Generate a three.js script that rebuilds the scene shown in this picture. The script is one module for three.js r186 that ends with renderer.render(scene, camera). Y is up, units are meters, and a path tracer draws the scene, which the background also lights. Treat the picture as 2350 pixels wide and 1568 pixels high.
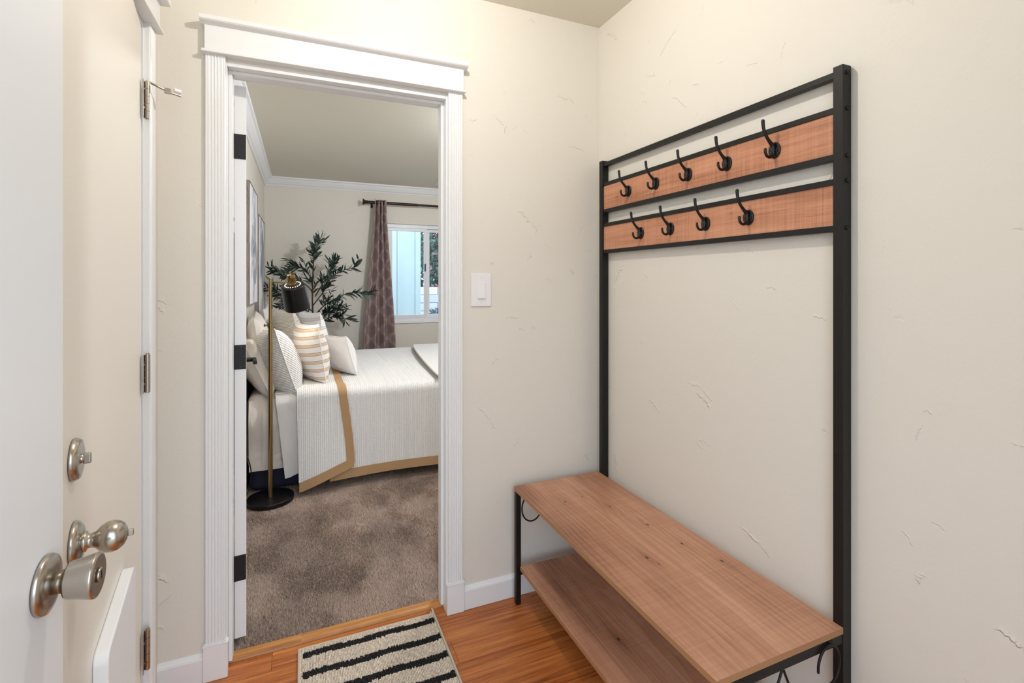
import * as THREE from 'three';
import { RoundedBoxGeometry } from 'three/addons/geometries/RoundedBoxGeometry.js';
import { mergeGeometries, mergeVertices, toCreasedNormals } from 'three/addons/utils/BufferGeometryUtils.js';

// ------------------------------------------------------------------ camera, sky, exposure
const scene = new THREE.Scene();
const FOCAL = 1126;                                        // focal length in pixels of the 2350 x 1568 frame
const camera = new THREE.PerspectiveCamera(2 * Math.atan(784 / FOCAL) * 180 / Math.PI, 2350 / 1568, 0.02, 100);
camera.position.set(0, 1.28, 0);
camera.rotation.y = -Math.atan(483 / 1126);
camera.setViewOffset(2350, 1568, 0, 784 - 647, 2350, 1568); // shifted lens, upright verticals
scene.add(camera);
scene.background = new THREE.Color().setRGB(2.15, 2.5, 2.9); // pale even sky
const renderer = new THREE.WebGLRenderer();
renderer.toneMapping = THREE.LinearToneMapping;
renderer.toneMappingExposure = 1.26;
renderer.shadowMap.enabled = true;

// lamp strengths (each lamp is built with its fitting further down)
const HALL_LAMP = 1.2, BEDROOM_LAMP = 4.9, FLOOR_LAMP = 0.2;

// ------------------------------------------------------------------ helpers
function rng(seed) { let s = seed >>> 0; return () => { s = (s + 0x6D2B79F5) | 0; let t = Math.imul(s ^ (s >>> 15), 1 | s); t = (t + Math.imul(t ^ (t >>> 7), 61 | t)) ^ t; return ((t ^ (t >>> 14)) >>> 0) / 4294967296; }; }
function hash(i, j, s) { let h = Math.imul(i, 374761393) + Math.imul(j, 668265263) + Math.imul(s, 974634777); h = Math.imul(h ^ (h >>> 13), 1274126177); return ((h ^ (h >>> 16)) >>> 0) / 4294967296; }
function vn(x, y, s = 0) {
  const i = Math.floor(x), j = Math.floor(y); let a = x - i, b = y - j; a = a * a * (3 - 2 * a); b = b * b * (3 - 2 * b);
  const p = hash(i, j, s), q = hash(i + 1, j, s), r = hash(i, j + 1, s), t = hash(i + 1, j + 1, s);
  return p + (q - p) * a + (r - p) * b + (p - q - r + t) * a * b;
}
function fbm(x, y, s = 0, n = 4) { let v = 0, a = 0.5, t = 0; for (let k = 0; k < n; k++) { v += a * vn(x, y, s + k * 17); t += a; a *= 0.5; x *= 2.03; y *= 2.03; } return v / t; }
const clamp = (x, a = 0, b = 1) => Math.min(b, Math.max(a, x));
const sm = (a, b, x) => { const t = clamp((x - a) / (b - a)); return t * t * (3 - 2 * t); };
const lerp = (a, b, t) => a + (b - a) * t;
const V = (x, y, z) => new THREE.Vector3(x, y, z);

const used = {};
function numbered(name) { if (!(name in used)) { used[name] = 0; return name; } used[name]++; return name + '_' + String(used[name]).padStart(3, '0'); }
function shadowed(o) { o.castShadow = true; o.receiveShadow = true; return o; }
function tag(o, label, category, group, kind) {
  o.userData.label = label; if (category) o.userData.category = category;
  if (group) o.userData.group = group; if (kind) o.userData.kind = kind; return o;
}
function thing(name, label, category, pos = [0, 0, 0], turn = 0, group) {
  const o = new THREE.Group(); o.name = numbered(name); o.position.set(...pos); o.rotation.y = turn; scene.add(o);
  return tag(o, label, category, group);
}
function clean(g) {
  g = g.index ? g.toNonIndexed() : g;
  const n = g.attributes.position.count;
  if (!g.attributes.normal) g.computeVertexNormals();
  if (!g.attributes.uv) g.setAttribute('uv', new THREE.BufferAttribute(new Float32Array(n * 2), 2));
  for (const k of Object.keys(g.attributes)) if (!['position', 'normal', 'uv'].includes(k)) g.deleteAttribute(k);
  g.morphAttributes = {};
  return g;
}
function join(gs) { gs = [].concat(gs); return gs.length === 1 ? gs[0] : mergeGeometries(gs.map(clean)); }
function part(name, gs, mat, parent, label) {
  const m = shadowed(new THREE.Mesh(join(gs), mat)); m.name = name; parent.add(m); if (label) m.userData.label = label; return m;
}
function single(name, gs, mat, label, category, group) { const m = part(numbered(name), gs, mat, scene); return tag(m, label, category, group); }
function struct(name, gs, mat, label, category) { const m = part(name, gs, mat, scene); return tag(m, label, category, null, 'structure'); }
function structGroup(name, label, category, pos = [0, 0, 0], turn = 0) {
  const o = new THREE.Group(); o.name = name; o.position.set(...pos); o.rotation.y = turn; scene.add(o);
  return tag(o, label, category, null, 'structure');
}
function bx(x0, x1, y0, y1, z0, z1, r = 0) {
  const w = Math.abs(x1 - x0), h = Math.abs(y1 - y0), d = Math.abs(z1 - z0);
  const g = r ? new RoundedBoxGeometry(w, h, d, 2, Math.min(r, w / 2.01, h / 2.01, d / 2.01)) : new THREE.BoxGeometry(w, h, d);
  g.translate((x0 + x1) / 2, (y0 + y1) / 2, (z0 + z1) / 2); return g;
}
// texture coordinates in metres (times k), by the axis each face looks along
function boxUV(g, k = 1, du = 0, dv = 0) {
  g = clean(g); const p = g.attributes.position, n = g.attributes.normal, uv = g.attributes.uv;
  for (let i = 0; i < p.count; i++) {
    const ax = Math.abs(n.getX(i)), ay = Math.abs(n.getY(i)), az = Math.abs(n.getZ(i));
    let u, v;
    if (ax >= ay && ax >= az) { u = p.getZ(i); v = p.getY(i); } else if (ay >= az) { u = p.getX(i); v = p.getZ(i); } else { u = p.getX(i); v = p.getY(i); }
    uv.setXY(i, u * k + du, v * k + dv);
  }
  return g;
}
// wood: u runs along the given axis, v across, so grain follows the length
function grainUV(g, axis, L, W, ou = 0, ov = 0) {
  g = clean(g); const p = g.attributes.position, n = g.attributes.normal, uv = g.attributes.uv; const get = (i) => [p.getX(i), p.getY(i), p.getZ(i)];
  const others = [0, 1, 2].filter((a) => a !== axis);
  for (let i = 0; i < p.count; i++) {
    const c = get(i), nn = [n.getX(i), n.getY(i), n.getZ(i)].map(Math.abs);
    const across = nn[others[0]] > nn[others[1]] ? others[1] : others[0];
    uv.setXY(i, (c[axis] + ou) / L, (c[across] + ov) / W);
  }
  return g;
}
function cyl(r0, r1, a, b, seg = 24) {   // from point a (radius r0) to b (radius r1)
  const A = V(...a), B = V(...b), d = B.clone().sub(A), g = new THREE.CylinderGeometry(r1, r0, d.length(), seg);
  g.applyQuaternion(new THREE.Quaternion().setFromUnitVectors(V(0, 1, 0), d.clone().normalize()));
  return g.translate((A.x + B.x) / 2, (A.y + B.y) / 2, (A.z + B.z) / 2);
}
function lathe(pts, seg = 40) { return new THREE.LatheGeometry(pts.map((p) => new THREE.Vector2(...p)), seg); }
function along(g, dir, at) {            // turn a y-up geometry to dir and move it
  g.applyQuaternion(new THREE.Quaternion().setFromUnitVectors(V(0, 1, 0), V(...dir).normalize())); return g.translate(...at);
}
function tube(pts, rad, seg = 40, sides = 10) {   // swept wire, rad a number or a function of 0..1, round ends
  const c = new THREE.CatmullRomCurve3(pts.map((p) => V(...p))), fr = c.computeFrenetFrames(seg, false), pos = [], idx = [];
  const R = typeof rad === 'number' ? () => rad : rad, rings = [];
  for (let i = 0; i <= seg; i++) rings.push([c.getPoint(i / seg), fr.normals[i], fr.binormals[i], R(i / seg), fr.tangents[i]]);
  const cap = (r, s) => [0.35, 0.75, 0.97].map((q) => [r[0].clone().addScaledVector(r[4], s * r[3] * q), r[1], r[2], r[3] * Math.sqrt(1 - q * q), r[4]]);
  const all = [...cap(rings[0], -1).reverse(), ...rings, ...cap(rings[seg], 1)];
  for (const [p, n, b, r] of all) for (let k = 0; k < sides; k++) { const a = k / sides * Math.PI * 2; pos.push(p.x + r * (Math.cos(a) * n.x + Math.sin(a) * b.x), p.y + r * (Math.cos(a) * n.y + Math.sin(a) * b.y), p.z + r * (Math.cos(a) * n.z + Math.sin(a) * b.z)); }
  for (let i = 0; i < all.length - 1; i++) for (let k = 0; k < sides; k++) { const a = i * sides + k, b = i * sides + (k + 1) % sides; idx.push(a, b, a + sides, b, b + sides, a + sides); }
  const g = new THREE.BufferGeometry(); g.setAttribute('position', new THREE.Float32BufferAttribute(pos, 3)); g.setIndex(idx); g.computeVertexNormals(); return g;
}
function sheet(nu, nv, f, uvf) {        // grid surface f(u, v) -> [x, y, z]
  const pos = [], uv = [], idx = [];
  for (let j = 0; j <= nv; j++) for (let i = 0; i <= nu; i++) { pos.push(...f(i / nu, j / nv)); uv.push(...(uvf ? uvf(i / nu, j / nv) : [i / nu, j / nv])); }
  for (let j = 0; j < nv; j++) for (let i = 0; i < nu; i++) { const a = j * (nu + 1) + i, b = a + 1, c = a + nu + 1, d = c + 1; idx.push(a, b, c, b, d, c); }
  const g = new THREE.BufferGeometry(); g.setAttribute('position', new THREE.Float32BufferAttribute(pos, 3)); g.setAttribute('uv', new THREE.Float32BufferAttribute(uv, 2)); g.setIndex(idx); g.computeVertexNormals(); return g;
}
function profile(pts, depth) {          // closed outline extruded along +z
  const s = new THREE.Shape(pts.map((p) => new THREE.Vector2(...p))); return new THREE.ExtrudeGeometry(s, { depth, bevelEnabled: false, curveSegments: 8 });
}

// ------------------------------------------------------------------ textures
function dataTex(W, H, fn, srgb = true) {
  const d = new Uint8Array(W * H * 4), c = [0, 0, 0];
  for (let j = 0; j < H; j++) for (let i = 0; i < W; i++) { fn(i, j, c); const o = (j * W + i) * 4; d[o] = clamp(c[0], 0, 255); d[o + 1] = clamp(c[1], 0, 255); d[o + 2] = clamp(c[2], 0, 255); d[o + 3] = 255; }
  const t = new THREE.DataTexture(d, W, H); t.magFilter = THREE.LinearFilter; t.minFilter = THREE.LinearFilter; t.wrapS = t.wrapT = THREE.RepeatWrapping;
  if (srgb) t.colorSpace = THREE.SRGBColorSpace; t.needsUpdate = true; return t;
}
const PLASTER_M = 2.6;
function plasterTex() {                  // hand-trowelled plaster: faint waves, ragged trowel ridges, small chips
  const N = 2048, px = N / PLASTER_M, h = new Float32Array(N * N), r = rng(7);
  for (let j = 0; j < N; j++) for (let i = 0; i < N; i++) h[j * N + i] = 0.42 + 0.10 * vn(i / 256, j / 256, 1) * 1 + 0.03 * vn(i / 24, j / 24, 2) + 0.012 * vn(i / 5, j / 5, 3);
  const wave = (i) => { const e = 48; return i < e ? i / e : i > N - e ? (N - i) / e : 1; };
  for (let j = 0; j < N; j++) for (let i = 0; i < N; i++) { const w = wave(i) * wave(j); h[j * N + i] = 0.47 + (h[j * N + i] - 0.47) * w; }
  for (let s = 0; s < 210; s++) {
    const cx = r() * N, cy = r() * N, big = r() < 0.22, L = (big ? 0.05 + 0.11 * r() : 0.012 + 0.03 * r()) * px, Wd = (big ? 0.006 + 0.012 * r() : 0.003 + 0.006 * r()) * px;
    const a = (r() < 0.7 ? -0.5 : 0.9) + (r() - 0.5) * 0.9, ca = Math.cos(a), sa = Math.sin(a), amp = (big ? 0.2 : 0.17) * (0.45 + 0.75 * r()) * (r() < 0.3 ? -1 : 1), sd = s * 31;
    const R = Math.ceil(L * 0.6 + Wd * 2);
    for (let dj = -R; dj <= R; dj++) for (let di = -R; di <= R; di++) {
      const u = (di * ca + dj * sa) / (L * 0.5), v0 = (-di * sa + dj * ca) / Wd; if (Math.abs(u) > 1.1) continue;
      const v = v0 + 1.6 * (fbm(u * 3 + 9, 1.5, sd, 3) - 0.5) + 0.5 * u * u; if (v < -0.1 || v > 1.4) continue;
      const rag = fbm(u * 6 + 3, v * 2, sd + 5, 3), m = sm(1.05, 0.7, Math.abs(u)) * sm(-0.06, 0.05, v) * Math.pow(clamp(1 - v / 1.3), 1.6) * sm(0.3, 0.55, rag);
      const x = ((cx + di) % N + N) % N | 0, y = ((cy + dj) % N + N) % N | 0; h[y * N + x] += amp * m;
    }
  }
  return dataTex(N, N, (i, j, c) => { c[0] = c[1] = c[2] = h[j * N + i] * 255; }, false);
}
function woodTex(W, H, Lm, Wm, seed, pal, o = {}) {
  const { heart = 0.5, rings = 120, ringAmp = 0.5, knots = [], saw = 0.12, streak = 1, warp = 0.02, bow = 0.03, broadAmp = 0.75 } = o;
  const [dk, md, lt] = pal;
  return dataTex(W, H, (i, j, c) => {
    const x = i / W * Lm, y = j / H * Wm; let wy = y, kn = 0, halo = 0;
    for (const k of knots) { const dx = (x - k[0]) / (k[2] * 2.6), dy = (y - k[1]) / k[2], d2 = dx * dx + dy * dy; if (d2 > 30) continue; const e = Math.exp(-d2 * 0.28); wy -= Math.tanh(dy * 1.3) * k[2] * 0.75 * e; halo += 0.8 * Math.exp(-d2 * 0.5); kn += sm(0.40, 0.12, Math.hypot((x - k[0]) / (k[2] * 1.9), dy) * (0.8 + 0.5 * vn(x * 500, y * 500, seed))); }
    const cc = wy - heart * Wm - warp * 2 * (fbm(x * 1.7 + seed, 0.3, seed, 3) - 0.5) * 3;
    const q = Math.sqrt(cc * cc + Math.pow(bow * (0.25 + 1.5 * vn(x * 2.1 + 4, 2, seed + 3)), 2)) * rings + 1.1 * fbm(x * 5, wy * 18, seed + 1, 3);
    let rg = q - Math.floor(q); rg = rg < 0.8 ? rg / 0.8 : (1 - rg) / 0.2;
    const line = Math.pow(rg, 2.2) * (0.35 + 0.9 * vn(x * 1.3, wy * 20, seed + 9));
    const st = fbm(x * 5, wy * 130, seed + 2, 4), fine = vn(x * 38, wy * 1500, seed + 4), broad = fbm(x * 2.2, wy * 9, seed + 6, 3);
    const sawm = (vn(x * 620, y * 6, seed + 7) - 0.5) * (0.4 + 1.2 * vn(x * 9, y * 14, seed + 8)) + 0.7 * (vn(x * 160, y * 3, seed + 11) - 0.5);
    let t = 0.62 - ringAmp * 0.42 * line + streak * (0.75 * (st - 0.5) + 0.22 * (fine - 0.5)) + broadAmp * (broad - 0.5) + saw * sawm - 0.22 * halo;
    t = clamp(t);
    for (let k = 0; k < 3; k++) { const v = t < 0.5 ? lerp(dk[k], md[k], t * 2) : lerp(md[k], lt[k], t * 2 - 1); c[k] = lerp(v, dk[k] * 0.35, clamp(kn)); }
  });
}
const plaster = plasterTex();
const benchPal = [[130, 86, 62], [180, 128, 100], [208, 158, 128]], boardPal = [[150, 98, 70], [198, 138, 106], [220, 166, 132]];
const benchTex = woodTex(2048, 780, 1.06, 0.4, 11, benchPal, { heart: 0.46, rings: 62, ringAmp: 0.68, bow: 0.035, warp: 0.02, saw: 0.13, streak: 0.6, broadAmp: 1.25, knots: [[0.30, 0.25, 0.010], [0.46, 0.29, 0.013], [0.62, 0.16, 0.012], [0.60, 0.31, 0.011], [0.72, 0.35, 0.012], [0.66, 0.17, 0.006], [0.2, 0.12, 0.012], [0.19, 0.2, 0.008]] });
const shelfTex = woodTex(1536, 512, 1.06, 0.4, 23, benchPal, { heart: 0.62, rings: 82, ringAmp: 0.6, bow: 0.03, saw: 0.12, streak: 0.6, broadAmp: 1.2, knots: [[0.5, 0.14, 0.013], [0.82, 0.2, 0.009]] });
const boardTexA = woodTex(2048, 256, 1.02, 0.1, 31, boardPal, { heart: 0.3, rings: 190, ringAmp: 0.45, bow: 0.01, saw: 0.2, streak: 0.7, warp: 0.01, knots: [[0.84, 0.055, 0.005], [0.12, 0.04, 0.004]] });
const boardTexB = woodTex(2048, 256, 1.02, 0.1, 47, boardPal, { heart: 0.75, rings: 170, ringAmp: 0.4, bow: 0.012, saw: 0.2, streak: 0.7, warp: 0.01, knots: [[0.7, 0.07, 0.004]] });
const floorTex = woodTex(2048, 1024, 1.3, 0.65, 61, [[106, 52, 21], [180, 103, 50], [216, 139, 74]], { heart: 0.5, rings: 20, ringAmp: 0.12, saw: 0.02, streak: 1.25, bow: 0.2, warp: 0.01 });
const oakTex = woodTex(1024, 128, 0.8, 0.1, 71, [[150, 92, 42], [190, 128, 66], [214, 156, 92]], { heart: 0.2, rings: 210, ringAmp: 0.4, saw: 0.02, streak: 1.3 });
const ash = woodTex(512, 64, 0.9, 0.05, 81, [[96, 88, 82], [138, 128, 120], [170, 160, 152]], { rings: 260, ringAmp: 0.5, saw: 0.02, streak: 1.5 });
// quilt: crinkled channels (relief) and thin beige stitched stripes, one tile 0.36 m
const quiltBump = dataTex(1024, 1024, (i, j, c) => {
  const x = i / 1024 * 0.36, y = j / 1024 * 0.36, ch = x / 0.012, k = Math.floor(ch), f = ch - k;
  const ridge = Math.pow(Math.sin(f * Math.PI), 0.6), cr = vn((x * 60), (y + hash(k, 1, 5) * 0.3) * 95, 3), cr2 = vn(x * 200, y * 190, 4);
  c[0] = c[1] = c[2] = 255 * (0.25 + 0.5 * ridge * (0.55 + 0.45 * cr) + 0.12 * cr2);
}, false);
const quiltTex = dataTex(1024, 512, (i, j, c) => {
  const x = i / 1024 * 0.36, y = j / 512 * 0.36, n = (vn(x * 900, y * 900, 6) - 0.5) * 6; let b = 0;
  for (const l of [0.018, 0.042, 0.054, 0.066, 0.102, 0.126, 0.15, 0.162, 0.198, 0.222, 0.258, 0.27, 0.282, 0.318, 0.342]) { const d = Math.abs(x - l); if (d < 0.0016) b = Math.max(b, (0.6 + 0.4 * Math.sign(Math.sin(y * 420 + l * 900))) * sm(0.0016, 0.0006, d)); }
  c[0] = lerp(240, 222, b) + n; c[1] = lerp(239, 213, b) + n; c[2] = lerp(238, 198, b) + n;
});
const ribBump = dataTex(64, 1024, (i, j, c) => { const f = j / 1024 * 44, k = f - Math.floor(f); c[0] = c[1] = c[2] = 255 * (0.2 + 0.7 * Math.pow(Math.sin(k * Math.PI), 0.7)); }, false);
const weaveBump = dataTex(512, 512, (i, j, c) => { c[0] = c[1] = c[2] = 255 * (0.3 + 0.3 * Math.abs(Math.sin(i / 512 * Math.PI * 128)) + 0.3 * Math.abs(Math.sin(j / 512 * Math.PI * 128)) + 0.1 * vn(i / 3, j / 3, 2)); }, false);
function stripeTex(seed, band, edge, base, bands) {
  return dataTex(256, 1024, (i, j, c) => {
    const v = j / 1024, n = (vn(i / 3, j / 3, seed) - 0.5) * 10; let a = 0, e = 0;
    for (const [m, w] of bands) { const d = Math.abs(v - m); if (d < w) a = 1; if (Math.abs(d - w) < 0.004) e = 1; }
    for (let k = 0; k < 3; k++) c[k] = (e ? edge[k] : a ? band[k] : base[k]) + n;
  });
}
const tanStripes = stripeTex(3, [222, 196, 170], [176, 160, 146], [240, 237, 233], [0.1, 0.24, 0.38, 0.52, 0.66, 0.8, 0.93].map((m) => [m, 0.024]));
const paleStripes = stripeTex(5, [222, 214, 204], [178, 180, 182], [236, 237, 238], [0.14, 0.34, 0.54, 0.74, 0.9].map((m) => [m, 0.02]));
// curtain: linked ogee lattice woven in two taupes
const curtainTex = dataTex(512, 768, (i, j, c) => {
  const u = i / 512 * 4, v = j / 768 * 2; let best = 9;
  for (const ph of [0, 1]) { const vv = v + ph * 0.5, m = 0.25 + 0.17 * Math.cos(vv * Math.PI * 2) + 0.05 * Math.cos(vv * Math.PI * 4); const uu = ((u + ph) % 2 + 2) % 2 - 1; best = Math.min(best, Math.abs(Math.abs(uu) - m * 2)); }
  const line = sm(0.15, 0.11, best), ring = sm(0.30, 0.27, best) * (1 - sm(0.26, 0.22, best)), n = (vn(i / 1.5, j / 2, 9) - 0.5) * 14;
  const t = clamp(line + 0.5 * ring); c[0] = lerp(146, 176, t) + n; c[1] = lerp(126, 156, t) + n; c[2] = lerp(124, 153, t) + n;
});
// two abstract brush paintings: sweeping grey-blue loops on white
function artTex(seed, loops) {
  return dataTex(256, 512, (i, j, c) => {
    const x = i / 256, y = j / 512 * 2; let r = 238, g = 238, b = 240;
    for (const [cx, cy, rx, ry, w, a0, a1, tone, op] of loops) {
      const dx = (x - cx) / rx, dy = (y - cy) / ry, d = Math.hypot(dx, dy), an = Math.atan2(dy, dx), inArc = sm(a0 - 0.15, a0 + 0.15, an) * sm(a1 + 0.15, a1 - 0.15, an);
      const wd = w * (0.6 + 0.8 * fbm(an * 1.5 + 5, cy * 3, seed, 2)), br = fbm(d * 60, an * 3, seed + 2, 3), k = op * inArc * sm(wd, wd * 0.75, Math.abs(d - 1)) * (0.55 + 0.75 * br);
      r = lerp(r, tone[0], clamp(k)); g = lerp(g, tone[1], clamp(k)); b = lerp(b, tone[2], clamp(k));
    }
    c[0] = r; c[1] = g; c[2] = b;
  });
}
const G1 = [150, 156, 168], G2 = [178, 184, 194], G3 = [112, 118, 130];
const artLoops = (seed) => { const r = rng(seed), l = []; for (let k = 0; k < 15; k++) { const a0 = -3.3 + 2.4 * r(); l.push([0.5 + (r() - 0.5) * 0.3, 0.35 + k * 0.095 + (r() - 0.5) * 0.1, 0.06 + 0.2 * r(), 0.18 + 0.34 * r(), 0.14 + 0.4 * r(), a0, a0 + 2.2 + 3.2 * r(), [G1, G2, G2, G3][Math.floor(r() * 4)], 0.35 + 0.4 * r()]); } return l; };
const artA = artTex(4, artLoops(21)), artB = artTex(9, artLoops(34));
const carpetBaseTex = dataTex(512, 512, (i, j, c) => { const n = (vn(i / 2, j / 2, 4) - 0.5) * 40 + (vn(i / 9, j / 9, 5) - 0.5) * 24; c[0] = 138 + n; c[1] = 118 + n; c[2] = 104 + n; });
const foliageTint = [0x2f5d4a, 0x3f7560, 0x5c8f7c, 0x27483c];

// ------------------------------------------------------------------ materials
const std = (o) => new THREE.MeshStandardMaterial(o), phys = (o) => new THREE.MeshPhysicalMaterial(o);
const M = {
  wall: std({ color: 0xe6e1d7, roughness: 0.62, bumpMap: plaster, bumpScale: 0.013 }),
  ceiling: std({ color: 0xe2decf, roughness: 0.75, bumpMap: plaster, bumpScale: 0.004 }),
  trim: std({ color: 0xeff0f1, roughness: 0.32 }),
  doorPaint: std({ color: 0xeae4d9, roughness: 0.38 }),
  entryPaint: std({ color: 0xeceef0, roughness: 0.36 }),
  plastic: std({ color: 0xefeef0, roughness: 0.3 }),
  nickel: std({ color: 0xb9b2a8, roughness: 0.26, metalness: 1 }),
  brass: std({ color: 0xa48b60, roughness: 0.3, metalness: 1 }),
  black: std({ color: 0x100f0f, roughness: 0.48, metalness: 0.2 }),
  blackSatin: std({ color: 0x0c0c0e, roughness: 0.35 }),
  bronze: std({ color: 0x33231d, roughness: 0.35, metalness: 0.5 }),
  bench: std({ map: benchTex, roughness: 0.42 }),
  shelf: std({ map: shelfTex, roughness: 0.45 }),
  benchEdge: std({ color: 0xa97c55, roughness: 0.5 }),
  boardA: std({ map: boardTexA, roughness: 0.5 }),
  boardB: std({ map: boardTexB, roughness: 0.5 }),
  floor: std({ map: floorTex, roughness: 0.34 }),
  oak: std({ map: oakTex, roughness: 0.4 }),
  underlay: std({ color: 0x3a2616, roughness: 0.9 }),
  carpet: std({ map: carpetBaseTex, roughness: 1 }),
  pile: std({ color: 0xffffff, roughness: 1 }),
  jute: std({ color: 0xffffff, roughness: 0.95 }),
  binding: std({ color: 0xcfc3b2, roughness: 0.95, bumpMap: weaveBump, bumpScale: 0.001 }),
  white: std({ color: 0xe9e7e5, roughness: 0.9, bumpMap: weaveBump, bumpScale: 0.0004 }),
  cream: std({ color: 0xe8e1d6, roughness: 0.9, bumpMap: weaveBump, bumpScale: 0.0004 }),
  quilt: std({ map: quiltTex, roughness: 0.95, bumpMap: quiltBump, bumpScale: 0.006 }),
  tan: std({ color: 0xb9946c, roughness: 0.9, bumpMap: weaveBump, bumpScale: 0.0006 }),
  ribbed: std({ color: 0xecebe9, roughness: 0.95, bumpMap: ribBump, bumpScale: 0.006 }),
  ribbedCream: std({ color: 0xeae3d8, roughness: 0.95, bumpMap: ribBump, bumpScale: 0.006 }),
  tanStripe: std({ map: tanStripes, roughness: 0.95, bumpMap: weaveBump, bumpScale: 0.0005 }),
  paleStripe: std({ map: paleStripes, roughness: 0.95, bumpMap: weaveBump, bumpScale: 0.0005 }),
  navy: std({ color: 0x23263a, roughness: 0.95 }),
  darkWood: std({ color: 0x1d1714, roughness: 0.6 }),
  curtain: phys({ map: curtainTex, roughness: 0.75, sheen: 0.6, sheenRoughness: 0.5, sheenColor: new THREE.Color(0xb8a6a2) }),
  artA: std({ map: artA, roughness: 0.85 }), artB: std({ map: artB, roughness: 0.85 }), ash: std({ map: ash, roughness: 0.7 }),
  leafDark: std({ color: 0x24352f, roughness: 0.5 }), leafMid: std({ color: 0x344a3f, roughness: 0.5 }), leafPale: std({ color: 0x5c7065, roughness: 0.6 }),
  stem: std({ color: 0x4a3f30, roughness: 0.85 }),
  basket: std({ color: 0x8a6f4d, roughness: 0.9, bumpMap: weaveBump, bumpScale: 0.003 }), soil: std({ color: 0x2b211a, roughness: 1 }),
  vinyl: std({ color: 0xe9edf1, roughness: 0.35 }),
  glass: phys({ color: 0xffffff, roughness: 0.02, transmission: 1, thickness: 0, ior: 1.45 }),
  shed: std({ color: 0xb2cad2, roughness: 0.7 }),
  block: [0xc9cdd3, 0xbcc2ca, 0xd6d6d6].map((c) => std({ color: c, roughness: 0.95 })),
  mortar: std({ color: 0x9da1a5, roughness: 1 }),
  ground: std({ color: 0x9a958a, roughness: 1 }),
  foliage: foliageTint.map((c) => std({ color: c, roughness: 0.7 })),
  purple: std({ color: 0x7d78b4, roughness: 0.8 }),
  opal: std({ color: 0xfff6e6, roughness: 0.4, emissive: 0xffe9c8, emissiveIntensity: 1.0 }),
  led: std({ color: 0xfff3dc, roughness: 0.4, emissive: 0xfff0d6, emissiveIntensity: 3.5 }),
  dark: std({ color: 0x151312, roughness: 0.9 }),
};

// ------------------------------------------------------------------ dimensions (metres; camera stands at x = z = 0 in the entry)
const XL = -0.412, XR = 1.2095, ZB = -1.842, ZM = -1.9, ZQ = -1.957, CEIL = 2.402, ZF = 0.12;
const BX0 = -0.365, BX1 = 3.3, BZ = -5.85;                   // bedroom
const DX0 = -0.2235, DX1 = 0.5125, DH = 1.986;                  // clear opening of the bedroom doorway
const K = 1 / PLASTER_M;

// ------------------------------------------------------------------ room shell
struct('wall_back', [bx(-1.2, DX0 - 0.018, -0.05, CEIL, ZB, ZM), bx(DX1 + 0.018, 3.42, -0.05, CEIL, ZB, ZM), bx(DX0 - 0.018, DX1 + 0.018, DH + 0.018, CEIL, ZB, ZM)].map((g) => boxUV(g, K)), M.wall, 'cream hand-trowelled plaster wall around the white doorway', 'wall');
struct('wall_bedroom_front', [bx(-1.2, DX0 - 0.018, -0.05, CEIL, ZM, ZQ), bx(DX1 + 0.018, 3.42, -0.05, CEIL, ZM, ZQ), bx(DX0 - 0.018, DX1 + 0.018, DH + 0.018, CEIL, ZM, ZQ)].map((g) => boxUV(g, K)), M.wall, 'bedroom side of the doorway wall', 'wall');
struct('wall_right', boxUV(bx(XR, XR + 0.12, -0.05, CEIL, ZB, ZF + 0.14), K, 0.31, 0.12), M.wall, 'cream hand-trowelled plaster wall behind the coat rack', 'wall');
const LD0 = -1.683, LD1 = -0.835, LDH = 2.0;                  // opening in the left wall
struct('wall_left', [bx(XL - 0.11, XL, -0.05, CEIL, ZB, LD0 - 0.018), bx(XL - 0.11, XL, -0.05, CEIL, LD1 + 0.018, ZF + 0.14), bx(XL - 0.11, XL, LDH + 0.018, CEIL, LD0 - 0.018, LD1 + 0.018)].map((g) => boxUV(g, K, 0.57, 0.2)), M.wall, 'cream plaster wall beside the ajar white door', 'wall');
const EX0 = -0.30, EX1 = 0.63, EH = 2.06;                     // entry opening behind the camera
struct('wall_front', [bx(-1.2, EX0 - 0.02, -0.05, CEIL, ZF, ZF + 0.14), bx(EX1 + 0.02, XR + 0.12, -0.05, CEIL, ZF, ZF + 0.14), bx(EX0 - 0.02, EX1 + 0.02, EH + 0.02, CEIL, ZF, ZF + 0.14)].map((g) => boxUV(g, K)), M.wall, 'cream plaster wall with the entry opening', 'wall');
struct('trim_4', [bx(EX0 - 0.02, EX0, 0, EH + 0.02, ZF - 0.005, ZF + 0.145), bx(EX1, EX1 + 0.02, 0, EH + 0.02, ZF - 0.005, ZF + 0.145), bx(EX0, EX1, EH, EH + 0.02, ZF - 0.005, ZF + 0.145)], M.trim, 'white jamb of the entry opening', 'trim');
struct('wall_closet', [bx(-1.2, -1.15, -0.05, CEIL, ZB, ZF), bx(-1.15, XL - 0.11, -0.05, CEIL, -0.6, -0.55)], M.wall, 'walls of the closet behind the ajar door', 'wall');
struct('ceiling', boxUV(bx(-1.2, XR + 0.12, CEIL, CEIL + 0.1, ZM, ZF + 0.14), K), M.ceiling, 'cream hall ceiling', 'ceiling');
struct('ceiling_bedroom', bx(-1.2, BX1 + 0.12, CEIL, CEIL + 0.1, BZ - 0.15, ZM), M.ceiling, 'beige bedroom ceiling', 'ceiling');
struct('wall_bedroom_left', boxUV(bx(BX0 - 0.12, BX0, -0.05, CEIL, BZ - 0.15, ZQ), K, 0.4), M.wall, 'taupe bedroom wall with two framed paintings', 'wall');
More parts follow.
